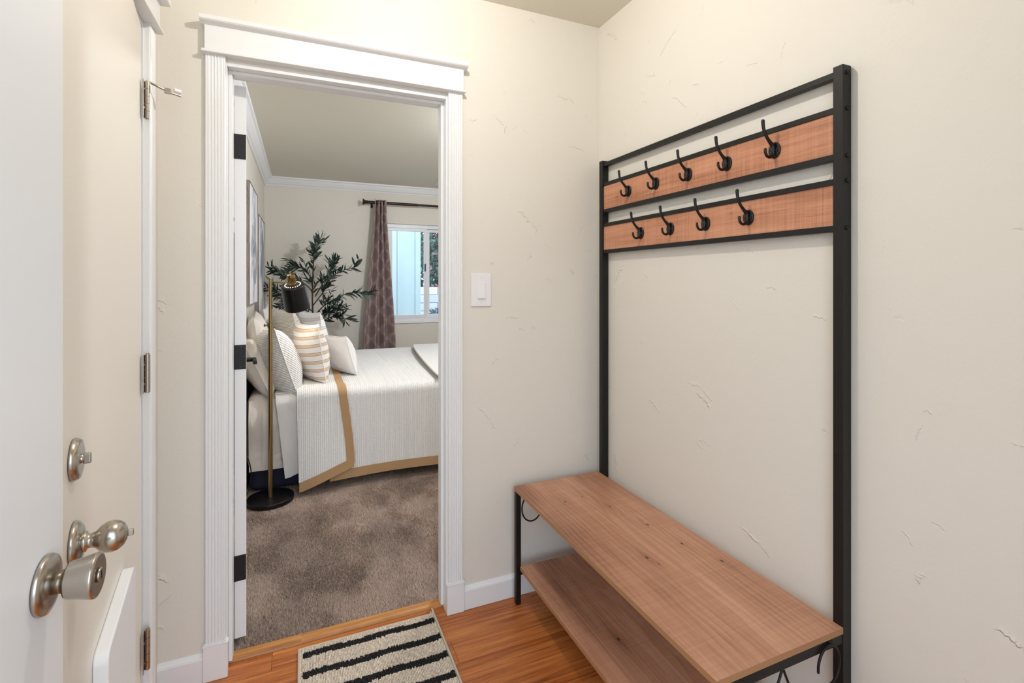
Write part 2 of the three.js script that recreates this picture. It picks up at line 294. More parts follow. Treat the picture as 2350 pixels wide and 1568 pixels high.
struct('wall_bedroom_right', boxUV(bx(BX1, BX1 + 0.12, -0.05, CEIL, BZ - 0.15, ZQ), K), M.wall, 'bedroom wall opposite the bed head', 'wall');
const WX0 = 0.90, WX1 = 2.42, WY0 = 0.80, WY1 = 1.965;         // window opening
struct('wall_bedroom_back', [bx(BX0, WX0, -0.05, CEIL, BZ - 0.15, BZ), bx(WX1, BX1, -0.05, CEIL, BZ - 0.15, BZ), bx(WX0, WX1, -0.05, WY0, BZ - 0.15, BZ), bx(WX0, WX1, WY1, CEIL, BZ - 0.15, BZ)].map((g) => boxUV(g, K, 0.2)), M.wall, 'taupe bedroom wall with the window', 'wall');

// hall floor: strand planks running across, each its own piece
const hallFloor = structGroup('floor', 'reddish brown strand plank floor of the hall', 'floor');
part('underlay', bx(-1.2, XR + 0.1, -0.06, -0.0135, -1.888, ZF + 0.14), M.underlay, hallFloor);
{
  const r = rng(5), RW = 0.108; let row = 0;
  for (let z = -1.906; z < ZF + 0.14; z += RW, row++) {
    const z0 = Math.max(z, -1.886) + 0.0004, z1 = Math.min(z + RW, ZF + 0.14) - 0.0004; if (z1 - z0 < 0.012) continue;
    const edges = [XL - 0.1]; const first = row === 2 ? 0.487 : XL + 0.12 + ((row * 0.41 + 0.2) % 1.0); edges.push(first); if (first + 0.95 < XR - 0.05) edges.push(first + 0.95); edges.push(XR);
    for (let i = 0; i + 1 < edges.length; i++) {
      const g = bx(edges[i] + 0.0004, edges[i + 1] - 0.0004, -0.0135, 0, z0, z1, 0.0007);
      part('plank', grainUV(g, 0, 1.3, 0.65, r() * 1.3, r() * 0.65), M.floor, hallFloor);
    }
  }
}
// threshold
{
  const w = 0.046, pts = [[0, 0], [0.004, 0.010], [0.012, 0.013], [w - 0.012, 0.013], [w - 0.004, 0.009], [w, 0]];
  const g = profile(pts, DX1 - DX0 + 0.034).rotateY(Math.PI / 2).translate(DX0 - 0.017, 0, -1.886);
  struct('trim_3', grainUV(g, 0, 0.8, 0.1), M.oak, 'honey oak threshold strip between carpet and planks', 'trim');
}
// bedroom floor and carpet pile
const bedFloor = struct('floor_bedroom', boxUV(bx(-1.2, BX1, -0.06, 0, BZ, -1.888), 2), M.carpet, 'brown shag carpet of the bedroom', 'carpet');
{
  const blade = new THREE.ConeGeometry(0.0018, 0.013, 3, 1, true).translate(0, 0.005, 0), r = rng(99), list = [];
  const X0 = -0.34, X1 = 1.25, Z0 = -3.75, Z1 = -1.932, n = 230000;
  for (let i = 0; i < n; i++) list.push([lerp(X0, X1, r()), lerp(Z0, Z1, r())]);
  const im = new THREE.InstancedMesh(blade, M.pile, list.length); im.name = 'carpet_pile'; im.userData.kind = 'stuff'; shadowed(im);
  const d = new THREE.Object3D(), c = new THREE.Color();
  list.forEach(([x, z], i) => {
    const a = fbm(x * 5 + 2, z * 4, 3, 3) * 9 + (r() - 0.5) * 2.2, lean = 0.35 + 0.7 * r();
    d.position.set(x, 0, z); d.rotation.set(Math.cos(a) * lean, r() * 6.3, Math.sin(a) * lean); const s = 0.75 + 0.6 * r(); d.scale.set(s, s, s); d.updateMatrix(); im.setMatrixAt(i, d.matrix);
    const tread = fbm(x * 4.5 + 7, z * 4 + 3, 12, 3), k = 0.74 + 0.5 * r() + 0.75 * (sm(0.35, 0.65, tread) - 0.5) * 0.42;
    c.setRGB(0.525 * k, 0.405 * k, 0.335 * k); im.setColorAt(i, c);
  });
  bedFloor.add(im);
}
// baseboards
function baseboard(name, x0, x1, label) {
  const pts = [[0, 0], [0.013, 0], [0.013, 0.071], [0.011, 0.077], [0.007, 0.081], [0.003, 0.088], [0, 0.088]];
  const g = profile(pts, x1 - x0).rotateY(-Math.PI / 2).translate(x1, 0, ZB); struct(name, g, M.trim, label, 'baseboard');
}
baseboard('baseboard_right', 0.577, XR, 'white baseboard between door casing and wall corner');
baseboard('baseboard_left', XL, -0.289, 'short white baseboard between the ajar door and the doorway casing');

// fluted casing strip, outline in x (width) and z (thickness), extruded upwards
function fluted(w, y0, y1) {
  const pts = [[0, 0], [0, 0.013], [0.0015, 0.0165]], n = 5, e = 0.006, p = (w - 2 * e) / n; pts.push([e - 0.001, 0.0172]);
  for (let k = 0; k < n; k++) for (let i = 1; i < 6; i++) { const t = i / 6; pts.push([e + (k + t) * p, 0.0128 + 0.0055 * Math.sin(t * Math.PI)]); }
  pts.push([w - e + 0.001, 0.0172], [w - 0.0015, 0.0165], [w, 0.013], [w, 0]);
  const g = profile(pts, y1 - y0); g.rotateX(-Math.PI / 2); g.translate(0, y0, 0); g.scale(1, 1, -1);   // now x width, y up, thickness towards +z after flip
  const idx = g.index; if (!idx) { const pos = g.attributes.position, nn = g.attributes.normal; for (let i = 0; i < pos.count; i += 3) for (const at of [pos, nn]) { const a = [at.getX(i + 1), at.getY(i + 1), at.getZ(i + 1)]; at.setXYZ(i + 1, at.getX(i + 2), at.getY(i + 2), at.getZ(i + 2)); at.setXYZ(i + 2, ...a); } }
  return g;
}
function plinth(x0, x1, z0, z1) { return [bx(x0, x1, 0, 0.113, z0, z1, 0.0025), bx(x0 - 0.002, x1 + 0.002, 0.113, 0.117, z0, z1 + 0.002, 0.0012), bx(x0 + 0.003, x1 - 0.003, 0.117, 0.122, z0, z1 - 0.002, 0.0015)]; }
// doorway to the bedroom: jamb, stops, fluted casings, plinth blocks, header
const trim1 = structGroup('trim_1', 'white craftsman casing of the bedroom doorway with fluted sides and capped header', 'door frame');
part('jamb', [bx(DX0 - 0.018, DX0, 0, DH + 0.018, ZB + 0.0005, ZQ - 0.001, 0.0015), bx(DX1, DX1 + 0.018, 0, DH + 0.018, ZB + 0.0005, ZQ - 0.001, 0.0015), bx(DX0, DX1, DH, DH + 0.018, ZB + 0.0005, ZQ - 0.001, 0.0015)], M.trim, trim1);
part('door_stop', [bx(DX0, DX0 + 0.011, 0.013, DH, -1.875, -1.915, 0.002), bx(DX1 - 0.011, DX1, 0.013, DH, -1.875, -1.915, 0.002), bx(DX0 + 0.011, DX1 - 0.011, DH - 0.011, DH, -1.875, -1.915, 0.002)], M.trim, trim1);
for (const x of [-0.2835, 0.5185]) {
  part('fluted_casing', fluted(0.0575, 0.12, 2.012).translate(x, 0, ZB), M.trim, trim1);
  part('plinth_block', plinth(x - 0.006, x + 0.0635, ZB, -1.822), M.trim, trim1);
}
part('header_board', bx(-0.2835, 0.576, 2.02, 2.101, ZB, -1.815, 0.0015), M.trim, trim1);
part('header_bead', bx(-0.2925, 0.585, 2.011, 2.0205, ZB, -1.808, 0.003), M.trim, trim1);
{
  const pts = [[0, 0], [0.028, 0], [0.034, 0.006], [0.047, 0.0065], [0.0505, 0.010], [0.052, 0.021], [0, 0.021]];   // depth, height
  const g = profile(pts, 0.884).rotateY(-Math.PI / 2).translate(0.589, 2.0985, ZB); part('header_cap', g, M.trim, trim1);
}
part('strike_plate', bx(DX1 - 0.0012, DX1 + 0.001, 0.925, 0.98, -1.928, -1.95), M.black, trim1, 'black strike plate');
// casing of the left door
const trim2 = structGroup('trim_2', 'white casing of the left door with fluted side and capped header', 'door frame');
part('jamb', [bx(XL - 0.112, XL + 0.0005, 0, LDH + 0.018, LD0 - 0.018, LD0), bx(XL - 0.112, XL + 0.0005, 0, LDH + 0.018, LD1, LD1 + 0.018), bx(XL - 0.112, XL + 0.0005, LDH, LDH + 0.018, LD0, LD1)], M.trim, trim2);
for (const z of [LD0 - 0.064, LD1 + 0.0065]) {
  part('fluted_casing', fluted(0.0575, 0.0, 2.016).rotateY(Math.PI / 2).translate(XL, 0, z + 0.0575), M.trim, trim2);
}
part('header_board', bx(XL, XL + 0.027, 2.024, 2.106, LD0 - 0.064, LD1 + 0.064, 0.0015), M.trim, trim2);
part('header_bead', bx(XL, XL + 0.036, 2.015, 2.0245, LD0 - 0.073, LD1 + 0.073, 0.003), M.trim, trim2);
part('header_cap', bx(XL, XL + 0.052, 2.104, 2.125, LD0 - 0.078, LD1 + 0.078, 0.003), M.trim, trim2);

// ------------------------------------------------------------------ doors
function lathed(pts, dir, at, seg) { return along(lathe(pts, seg), dir, at); }
// entry door, swung open against the left side; only its latch end is in view
{
  const d = structGroup('door_1', 'white entry door swung open with keyed brushed nickel knob', 'door', [-0.285, 0, -0.818]);
  part('slab', bx(-0.044, 0, 0.012, 2.04, 0, 0.905, 0.002), M.entryPaint, d);
  const kz = 0.055, ky = 0.916;
  part('rosette', lathed([[0, 0], [0.0335, 0], [0.0345, 0.003], [0.033, 0.007], [0.026, 0.0095], [0.017, 0.011], [0, 0.011]], [1, 0, 0], [0, ky, kz]), M.nickel, d);
  const k = part('knob', lathed([[0, 0.009], [0.0130, 0.009], [0.0130, 0.018], [0.0150, 0.0215], [0.0200, 0.0235], [0.0212, 0.0255], [0.0228, 0.035], [0.0254, 0.046], [0.0266, 0.0505], [0.0258, 0.053], [0.0228, 0.0542], [0.012, 0.053], [0, 0.053]], [1, 0, 0], [0, ky, kz]), M.nickel, d);
  part('key_cylinder', [lathed([[0, 0.053], [0.0085, 0.053], [0.0085, 0.0555], [0.007, 0.0562], [0, 0.0562]], [1, 0, 0], [0, ky, kz], 24)], M.nickel, k);
  part('key_slot', bx(0.0558, 0.0566, ky - 0.0045, ky + 0.0045, kz - 0.0008, kz + 0.0008), M.dark, k);
  part('hinge', [cyl(0.007, 0.007, [-0.022, 0.2, 0.912], [-0.022, 0.3, 0.912]), cyl(0.007, 0.007, [-0.022, 1.0, 0.912], [-0.022, 1.1, 0.912]), cyl(0.007, 0.007, [-0.022, 1.75, 0.912], [-0.022, 1.85, 0.912])], M.nickel, d);
}
// ajar door in the left wall: local x = out of the face, local z = from the hinge to the latch edge
{
  const d = structGroup('door_2', 'cream white door standing ajar with thumb-turn deadbolt, oval knob and pet flap', 'door', [XL + 0.001, 0, -1.668], 7.8 * Math.PI / 180);
  const W = 0.826;
  part('slab', bx(-0.036, 0, 0.012, 1.992, 0.006, W, 0.0015), M.doorPaint, d);
  const kz = W - 0.062;
  const ros = [[0, 0], [0.031, 0], [0.032, 0.003], [0.030, 0.007], [0.024, 0.011], [0.015, 0.0135], [0, 0.0135]];
  part('rosette', lathed(ros, [1, 0, 0], [0, 0.897, kz]), M.nickel, d);
  const k = part('knob', lathed([[0, 0.010], [0.0145, 0.010], [0.0145, 0.016], [0.0105, 0.0175], [0.0102, 0.022], [0.0118, 0.0265], [0.0172, 0.0315], [0.0215, 0.0390], [0.0226, 0.0460], [0.0208, 0.0535], [0.0158, 0.0600], [0.0085, 0.0636], [0, 0.0648]], [1, 0, 0], [0, 0.897, kz]), M.nickel, d);
  part('turn_button', [bx(0.064, 0.0715, 0.892, 0.902, kz - 0.002, kz + 0.002, 0.0015)], M.nickel, k);
  part('deadbolt_plate', lathed([[0, 0], [0.030, 0], [0.031, 0.003], [0.028, 0.009], [0.022, 0.0105], [0, 0.0105]], [1, 0, 0], [0, 1.02, kz]), M.nickel, d);
  part('thumb_turn', [lathed([[0, 0.008], [0.007, 0.008], [0.006, 0.014], [0, 0.014]], [1, 0, 0], [0, 1.02, kz], 20), bx(0.012, 0.0215, 1.012, 1.028, kz - 0.003, kz + 0.003, 0.002)], M.nickel, d);
  // pet flap frame
  const s = new THREE.Shape(), a = 0.31, b = 0.63, t = 0.64, r = 0.035;
  s.moveTo(a, 0.16); s.lineTo(a, t - r); s.quadraticCurveTo(a, t, a + r, t); s.lineTo(b - r * 0.5, t); s.quadraticCurveTo(b, t, b, t - r * 0.5); s.lineTo(b, 0.16); s.closePath();
  const pg = new THREE.ExtrudeGeometry(s, { depth: 0.016, bevelEnabled: true, bevelSize: 0.003, bevelThickness: 0.003, bevelSegments: 2 }).rotateY(-Math.PI / 2).translate(0.019, 0, 0);
  const pf = part('pet_flap_frame', pg, M.trim, d, 'white plastic pet flap frame');
  part('flap', bx(0.0185, 0.0215, 0.2, t - 0.05, a + 0.04, b - 0.04, 0.001), M.doorPaint, pf);
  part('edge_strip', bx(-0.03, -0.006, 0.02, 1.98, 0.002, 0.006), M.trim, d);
  const hinge = (y0, y1) => {
    const g = new THREE.Group(); g.name = 'hinge'; g.position.x = 0.006; d.add(g); const n = 5, h = (y1 - y0) / n;
    for (let i = 0; i < n; i++) part('knuckle', cyl(0.0068, 0.0068, [0.0085, y0 + i * h + 0.0005, 0.010], [0.0085, y0 + (i + 1) * h - 0.0005, 0.010], 18), M.nickel, g);
    part('pin', [cyl(0.0045, 0.0045, [0.0085, y0 - 0.002, 0.010], [0.0085, y1 + 0.004, 0.010], 14)], M.nickel, g);
    part('leaf', bx(0.0, 0.0022, y0, y1, 0.010, 0.034, 0.0005), M.nickel, g);
    for (const f of [0.25, 0.75]) part('screw', lathed([[0, 0], [0.0035, 0], [0.003, 0.0015], [0, 0.002]], [1, 0, 0], [0.002, lerp(y0, y1, f), 0.028], 12), M.nickel, g);
    return g;
  };
  const top = hinge(1.735, 1.838); hinge(0.972, 1.077); hinge(0.2, 0.31);
  // hinge-pin door stop on the top hinge
  part('stop_arm', [tube([[0.0085, 1.84, 0.010], [0.03, 1.835, -0.004], [0.05, 1.83, -0.012]], 0.0035, 16, 8), bx(0.045, 0.062, 1.822, 1.836, -0.02, -0.006, 0.002), cyl(0.003, 0.003, [0.055, 1.826, -0.012], [0.085, 1.823, -0.022], 12)], M.nickel, top);
  part('stop_bumper', [cyl(0.0065, 0.0065, [0.068, 1.836, -0.016], [0.084, 1.835, -0.022], 16)], M.plastic, top, 'white rubber bumper');
}
// bedroom door, opened into the bedroom: local x right, local -z from the hinge edge to the latch edge
{
  const d = structGroup('door_3', 'white bedroom door opened inward with black hinges and lever', 'door', [-0.179, 0, -1.962], 6 * Math.PI / 180);
  const W = 0.695, T = 0.037;
  part('slab', bx(-T, 0, 0.03, 1.968, -W, 0, 0.0015), M.trim, d);
  for (const [y0, y1] of [[1.711, 1.798], [0.973, 1.0585], [0.231, 0.32]]) {
    const g = new THREE.Group(); g.name = 'hinge'; d.add(g); g.userData.label = 'matte black door hinge';
    part('leaf', bx(-T - 0.002, -0.001, y0, y1, -0.0005, 0.0022, 0.0006), M.black, g);
    part('barrel', cyl(0.0062, 0.0062, [-T - 0.0065, y0, 0.001], [-T - 0.0065, y1, 0.001], 16), M.black, g);
    for (const [fx, fy] of [[-0.017, 0.1], [-0.008, 0.5], [-0.017, 0.9]]) part('screw', lathed([[0, 0], [0.0038, 0], [0.003, 0.001], [0, 0.0005]], [0, 0, 1], [fx, lerp(y0, y1, fy), 0.0022], 12), M.blackSatin, g);
  }
  const lz = -W + 0.058, ly = 0.915;
  for (const s of [1, -1]) {
    const x0 = s > 0 ? 0 : -T; part('lever', [lathed([[0, 0], [0.026, 0], [0.0265, 0.005], [0.024, 0.008], [0.010, 0.009], [0.0095, 0.045], [0, 0.046]], [s, 0, 0], [x0, ly, lz]), bx(x0 + s * 0.034, x0 + s * 0.050, ly - 0.009, ly + 0.008, lz - 0.012, lz + 0.105, 0.004)], M.black, d, 'matte black lever handle');
  }
  part('latch_plate', bx(-T * 0.8, -T * 0.2, ly - 0.028, ly + 0.028, -W - 0.001, -W + 0.001), M.black, d);
}

// dark clothing on a wall hook in the gap behind the opened bedroom door
{
  const o = thing('hanging_garment', 'dark fabric garment hanging on the wall behind the opened bedroom door', 'garment', [BX0, 0.3, -2.93]);
  part('cloth', sheet(40, 50, (s, t) => { const y = lerp(1.3, 0, t), w = lerp(0.03, 0.17, sm(0, 0.3, t)); return [0.026 + 0.016 * sm(0, 0.1, t) * (1 + 0.6 * Math.sin(s * 22 + t * 2)), y, lerp(w, -w, s)]; }), std({ color: 0x161518, roughness: 0.95 }), o);
  part('wall_hook', [bx(0.0005, 0.006, 1.27, 1.34, -0.012, 0.012, 0.002), tube([[0.004, 1.29, 0], [0.03, 1.285, 0], [0.04, 1.31, 0]], 0.004, 12, 8)], M.black, o);
}
// ------------------------------------------------------------------ light switch
{
  const o = thing('light_switch', 'white rocker light switch on the plaster wall beside the doorway', 'light switch', [0.6555, 1.2475, ZB]);
  part('plate', bx(-0.042, 0.042, -0.0655, 0.0655, 0, 0.006, 0.003), M.plastic, o);
  part('rocker', [new RoundedBoxGeometry(0.031, 0.066, 0.006, 2, 0.0015).rotateX(-0.09).translate(0, 0, 0.0065)], M.plastic, o);
  for (const y of [0.0485, -0.0485]) part('screw', lathed([[0, 0], [0.0032, 0], [0.0026, 0.001], [0, 0.0013]], [0, 0, 1], [0, y, 0.006], 12), M.plastic, o);
}

// ------------------------------------------------------------------ hall tree: coat rack with bench
{
  const o = thing('hall_tree', 'black steel coat rack with two hook boards above a wooden bench', 'hall tree', [0.98, 0, -1.273]);
  const ox = 0.98, oz = -1.273, B = (x0, x1, y0, y1, z0, z1, r) => bx(x0 - ox, x1 - ox, y0, y1, z0 - oz, z1 - oz, r);
  const P0 = 1.176, P1 = 1.206, ZN = -0.757, ZFa = -1.791, w = 0.0245;
  for (const z of [ZN - w, ZFa]) part('post', B(P0, P1, 0, 1.796, z, z + w, 0.0015), M.black, o, 'tall black steel post');
  const za = ZFa + w, zb = ZN - w;
  for (const [y0, y1] of [[1.7705, 1.786], [1.6862, 1.7008], [1.573, 1.588], [1.514, 1.5285], [1.401, 1.4158]]) part('rail', B(1.180, 1.200, y0, y1, za, zb, 0.001), M.black, o);
  part('hook_board', grainUV(B(1.1835, 1.1975, 1.588, 1.6862, za, zb), 2, 1.02, 0.1, 0.52, -1.588), M.boardA, o, 'reddish wood-grain board holding five hooks');
  part('hook_board', grainUV(B(1.1835, 1.1975, 1.4158, 1.514, za, zb), 2, 1.02, 0.1, 0.52, -1.4158), M.boardB, o, 'reddish wood-grain board holding four hooks');
  for (const y of [1.7785, 1.6935, 1.5805, 1.5213, 1.4085]) for (const [z, s] of [[ZN, 1], [ZFa, -1]]) part('bolt', lathed([[0, 0.0030], [0.0022, 0.0030], [0.0024, 0.0042], [0.0042, 0.0042], [0.0054, 0.0025], [0.0056, 0]].reverse(), [0, 0, s], [1.1915 - ox, y, z - oz], 18), M.black, o);
  // coat hooks (local: x along the wall, y up, z out from the board)
  const plate = new THREE.Shape(); plate.absellipse(0, 0, 0.0155, 0.0195, 0, Math.PI * 2);
  const plateG = new THREE.ExtrudeGeometry(plate, { depth: 0.002, bevelEnabled: true, bevelSize: 0.0025, bevelThickness: 0.0025, bevelSegments: 3, curveSegments: 24 }).translate(0, 0, 0.0005);
  const ribG = tube([[0, -0.017, 0.003], [0, -0.008, 0.007], [0, 0.004, 0.0085], [0, 0.014, 0.008]], (t) => 0.0062 - 0.001 * t, 14, 10);
  const upG = tube([[0, -0.002, 0.005], [0, 0.012, 0.010], [0, 0.022, 0.021], [0, 0.036, 0.034], [0, 0.052, 0.0425], [0, 0.074, 0.046]], (t) => lerp(0.0068, 0.0042, sm(0, 0.55, t)) + 0.0006 * sm(0.8, 1, t), 30, 12);
  const loG = tube([[0, -0.008, 0.004], [0, -0.0165, 0.012], [0, -0.0205, 0.022], [0, -0.0175, 0.031], [0, -0.009, 0.0365], [0, -0.001, 0.037]], (t) => lerp(0.0062, 0.0038, sm(0, 0.5, t)), 26, 12);
  const scG = lathe([[0, 0.0012], [0.0017, 0.0012], [0.0019, 0.0022], [0.0031, 0.0022], [0.0036, 0]].reverse(), 14).rotateX(Math.PI / 2);
  const hooks = []; for (let k = 0; k < 5; k++) hooks.push([-0.9445 - 0.1625 * k, 1.6375]); for (let k = 0; k < 4; k++) hooks.push([-1.0295 - 0.1627 * k, 1.4652]);
  for (const [z, y] of hooks) {
    const h = new THREE.Group(); h.name = 'coat_hook'; h.position.set(1.1835 - ox, y, z - oz); h.rotation.y = -Math.PI / 2; o.add(h); h.userData.label = 'matte black double coat hook';
    part('base_plate', [plateG, ribG], M.blackSatin, h); part('long_prong', upG, M.blackSatin, h); part('short_prong', loG, M.blackSatin, h);
    for (const s of [-1, 1]) part('screw', scG.clone().translate(s * 0.0095, -0.002, 0.0045), M.black, h);
  }
  // bench
  const BT = 0.463, x0 = 0.780, x1 = 1.1755, z0 = -1.797, z1 = -0.757;
  const topG = B(x0, x1, BT - 0.0155, BT, z0, z1, 0.0008);
  part('seat_board', grainUV(topG, 2, 1.06, 0.4, 0.525, 0.2), M.bench, o, 'reddish brown wood-grain bench top with small knots');
  part('edge_band', [B(x0 - 0.0006, x0, BT - 0.0150, BT - 0.0006, z0, z1), B(x0, x1, BT - 0.0150, BT - 0.0006, z1, z1 + 0.0006), B(x0, x1, BT - 0.0150, BT - 0.0006, z0 - 0.0006, z0)], M.benchEdge, o);
  const ST = 0.150, s0 = 0.797;
  part('shoe_shelf', grainUV(B(s0, 1.172, ST - 0.0155, ST, -1.775, -0.78, 0.0008), 2, 1.06, 0.4, 0.52, 0.2), M.shelf, o, 'wood-grain lower shelf');
  part('edge_band', B(s0 - 0.0006, s0, ST - 0.0150, ST - 0.0006, -1.775, -0.78), M.benchEdge, o);
  for (const z of [-1.797, -0.7775]) {
    part('front_leg', B(0.781, 0.801, 0, BT - 0.0155, z, z + 0.020, 0.001), M.black, o);
    part('end_rail', B(0.801, P0, BT - 0.0395, BT - 0.0155, z + 0.001, z + 0.019, 0.001), M.black, o);
    part('end_rail', B(0.801, P0, ST - 0.0355, ST - 0.0155, z + 0.001, z + 0.019, 0.001), M.black, o);
  }
  part('long_rail', [B(0.783, 0.799, BT - 0.034, BT - 0.0155, -1.777, -0.7775, 0.001)], M.black, o).position.x = 0.02;
  for (const ze of [-0.7665]) {
    const e = new THREE.Group(); e.name = 'cross_brace'; o.add(e);
    part('wire', tube([[0.981 - ox, 0.428, ze - oz], [1.03 - ox, 0.325, ze - oz], [1.14 - ox, 0.14, ze - oz]].map((p) => p), 0.0028, 20, 8), M.black, e);
    part('wire', tube([[0.979 - ox, 0.428, ze - oz + 0.005], [0.93 - ox, 0.325, ze - oz + 0.005], [0.83 - ox, 0.14, ze - oz + 0.005]], 0.0028, 20, 8), M.black, e);
  }
  const ring = (cx, cy, z, a0, a1, r) => tube(Array.from({ length: 15 }, (_, i) => { const a = lerp(a0, a1, i / 14); return [cx + r * Math.cos(a) - ox, cy + r * 1.25 * Math.sin(a), z - oz]; }), 0.003, 50, 8);
  part('wire_hook', [ring(1.122, 0.392, -0.7545, 3.25, -1.6, 0.037), lathed([[0, 0.004], [0.004, 0.0035], [0.0055, 0]].reverse(), [0, 0, 1], [1.134 - ox, 0.4385, -0.7585 - oz], 14)], M.black, o, 'curled black wire hook');
  part('wire_hook', [ring(0.853, 0.372, -1.785, 2.4, 5.5, 0.044)], M.black, o, 'curled black wire hook');
}

// ------------------------------------------------------------------ door mat
{
  const X0 = -0.008, X1 = 0.4665, Z0 = -1.849, Z1 = -1.10, cx = (X0 + X1) / 2, cz = (Z0 + Z1) / 2, hw = (X1 - X0) / 2, hl = (Z1 - Z0) / 2;
  const o = thing('door_mat', 'beige looped mat with black stripes on the plank floor before the doorway', 'mat', [cx, 0, cz]);
  part('backing', bx(-hw + 0.002, hw - 0.002, 0, 0.005, -hl + 0.002, hl - 0.002), M.binding, o);
  part('binding', [tube([[-hw, 0.006, -hl], [hw, 0.006, -hl]], 0.0042, 40, 8), tube([[-hw, 0.006, hl], [hw, 0.006, hl]], 0.0042, 40, 8), tube([[-hw, 0.006, -hl], [-hw, 0.006, hl]], 0.0042, 60, 8), tube([[hw, 0.006, -hl], [hw, 0.006, hl]], 0.0042, 60, 8)], M.binding, o);
  part('loose_corner', [tube([[hw - 0.006, 0.007, -hl + 0.004], [hw - 0.001, 0.012, -hl - 0.006], [hw - 0.004, 0.016, -hl - 0.016]], (t) => 0.005 - 0.0025 * t, 12, 8), tube([[hw - 0.012, 0.007, -hl + 0.002], [hw - 0.010, 0.011, -hl - 0.008]], 0.0025, 8, 6)], M.binding, o);
  const px = 0.0047, pz = 0.0062, nx = Math.floor((2 * hw - 0.008) / px), nz = Math.floor((2 * hl - 0.008) / pz), r = rng(3);
  const im = new THREE.InstancedMesh(new THREE.IcosahedronGeometry(1, 1), M.jute, nx * nz); im.name = 'loop_pile'; im.userData.kind = 'stuff'; shadowed(im);
  const d = new THREE.Object3D(), c = new THREE.Color(); let n = 0;
  for (let i = 0; i < nx; i++) {
    const jit = (r() - 0.5) * 0.0025, off = r() * pz;
    for (let j = 0; j < nz; j++) {
      const x = -hw + 0.005 + i * px + (r() - 0.5) * 0.001, z = -hl + 0.005 + j * pz + off * 0.5 + (r() - 0.5) * 0.0012, wz = z + cz;
      d.position.set(x, 0.0062 + r() * 0.0012, z); d.rotation.set(0.35, (r() - 0.5) * 0.5, 0); d.scale.set(0.0024, 0.0042, 0.0037); d.updateMatrix(); im.setMatrixAt(n, d.matrix);
      const m = ((wz + 1.811 + jit + 0.003 * Math.sin(x * 30) + 0.0915 * 20.5) % 0.0915) - 0.0915 / 2, dark = Math.abs(m) < 0.0140 && x > -hw + 0.010 && x < hw - 0.008 && wz > -1.83;
      const k = 0.82 + 0.36 * r(); if (dark) c.setRGB(0.012 * k, 0.011 * k, 0.014 * k); else c.setRGB(0.80 * k, 0.70 * k, 0.585 * k); im.setColorAt(n++, c);
    }
  }
  o.add(im);
}

// ------------------------------------------------------------------ hall ceiling light (above the frame, mirrored in the header's gloss)
{
  const o = thing('ceiling_light', 'round opal glass flush-mount light on the hall ceiling', 'ceiling light', [0.33, CEIL, -1.1]);
  part('canopy', lathe([[0, 0], [0.15, 0], [0.15, -0.015], [0.142, -0.02], [0, -0.02]].reverse(), 48), M.nickel, o);
  part('glass_dome', lathe([[0.138, -0.02], [0.136, -0.04], [0.118, -0.07], [0.085, -0.09], [0.04, -0.1], [0, -0.102]].reverse(), 48), M.opal, o);
  const l = new THREE.PointLight(new THREE.Color().setRGB(1, 0.96, 0.91), HALL_LAMP, 0, 2); l.position.set(0, -0.06, 0); l.castShadow = true; l.shadow.radius = 0.8; l.shadow.mapSize.set(1024, 1024); l.shadow.bias = -0.002; l.name = 'bulb_light'; o.add(l);
}

// ------------------------------------------------------------------ bedroom: crown, window, curtain
{
  const c = [[0, 0], [0.012, 0], [0.016, 0.012], [0.03, 0.022], [0.05, 0.05], [0.062, 0.07], [0.074, 0.076], [0.078, 0.09], [0, 0.09]];   // out from the wall, up
  const back = profile(c, BX1 - BX0).rotateY(-Math.PI / 2).translate(BX1, CEIL - 0.09, BZ);
  const left = profile(c, ZQ - BZ).translate(BX0, CEIL - 0.09, BZ);
  const o = structGroup('trim_5', 'white crown moulding under the bedroom ceiling', 'crown moulding');
  part('crown_length', back, M.trim, o); part('crown_length', left, M.trim, o);
}
{
  const o = structGroup('window_1', 'white vinyl sliding window above the bed', 'window', [(WX0 + WX1) / 2, WY0, BZ - 0.07]);
  const hw = (WX1 - WX0) / 2, H = WY1 - WY0, f = 0.045;
  part('window_frame', [bx(-hw, hw, 0, f, -0.04, 0.04, 0.003), bx(-hw, hw, H - f, H, -0.04, 0.04, 0.003), bx(-hw, -hw + f, f, H - f, -0.04, 0.04, 0.003), bx(hw - f, hw, f, H - f, -0.04, 0.04, 0.003)], M.vinyl, o);
  const mid = -hw + 0.505;
  const sash = (a, b, z) => { const g = part('sash', [bx(a, b, f, f + 0.04, z - 0.014, z + 0.014, 0.003), bx(a, b, H - f - 0.035, H - f, z - 0.014, z + 0.014, 0.003), bx(a, a + 0.04, f + 0.04, H - f - 0.035, z - 0.014, z + 0.014, 0.003), bx(b - 0.04, b, f + 0.04, H - f - 0.035, z - 0.014, z + 0.014, 0.003)], M.vinyl, o); part('pane', bx(a + 0.03, b - 0.03, f + 0.03, H - f - 0.03, z - 0.002, z + 0.002), M.glass, g); };
  sash(-hw + f, mid, 0.02); sash(mid - 0.005, hw - f, -0.015);
  part('latch', bx(mid - 0.034, mid - 0.02, H * 0.52, H * 0.6, 0.034, 0.042, 0.002), M.black, o);
  part('window_sill', bx(-hw, hw, -0.012, 0.0, 0.04, 0.085, 0.004), M.trim, o);
}
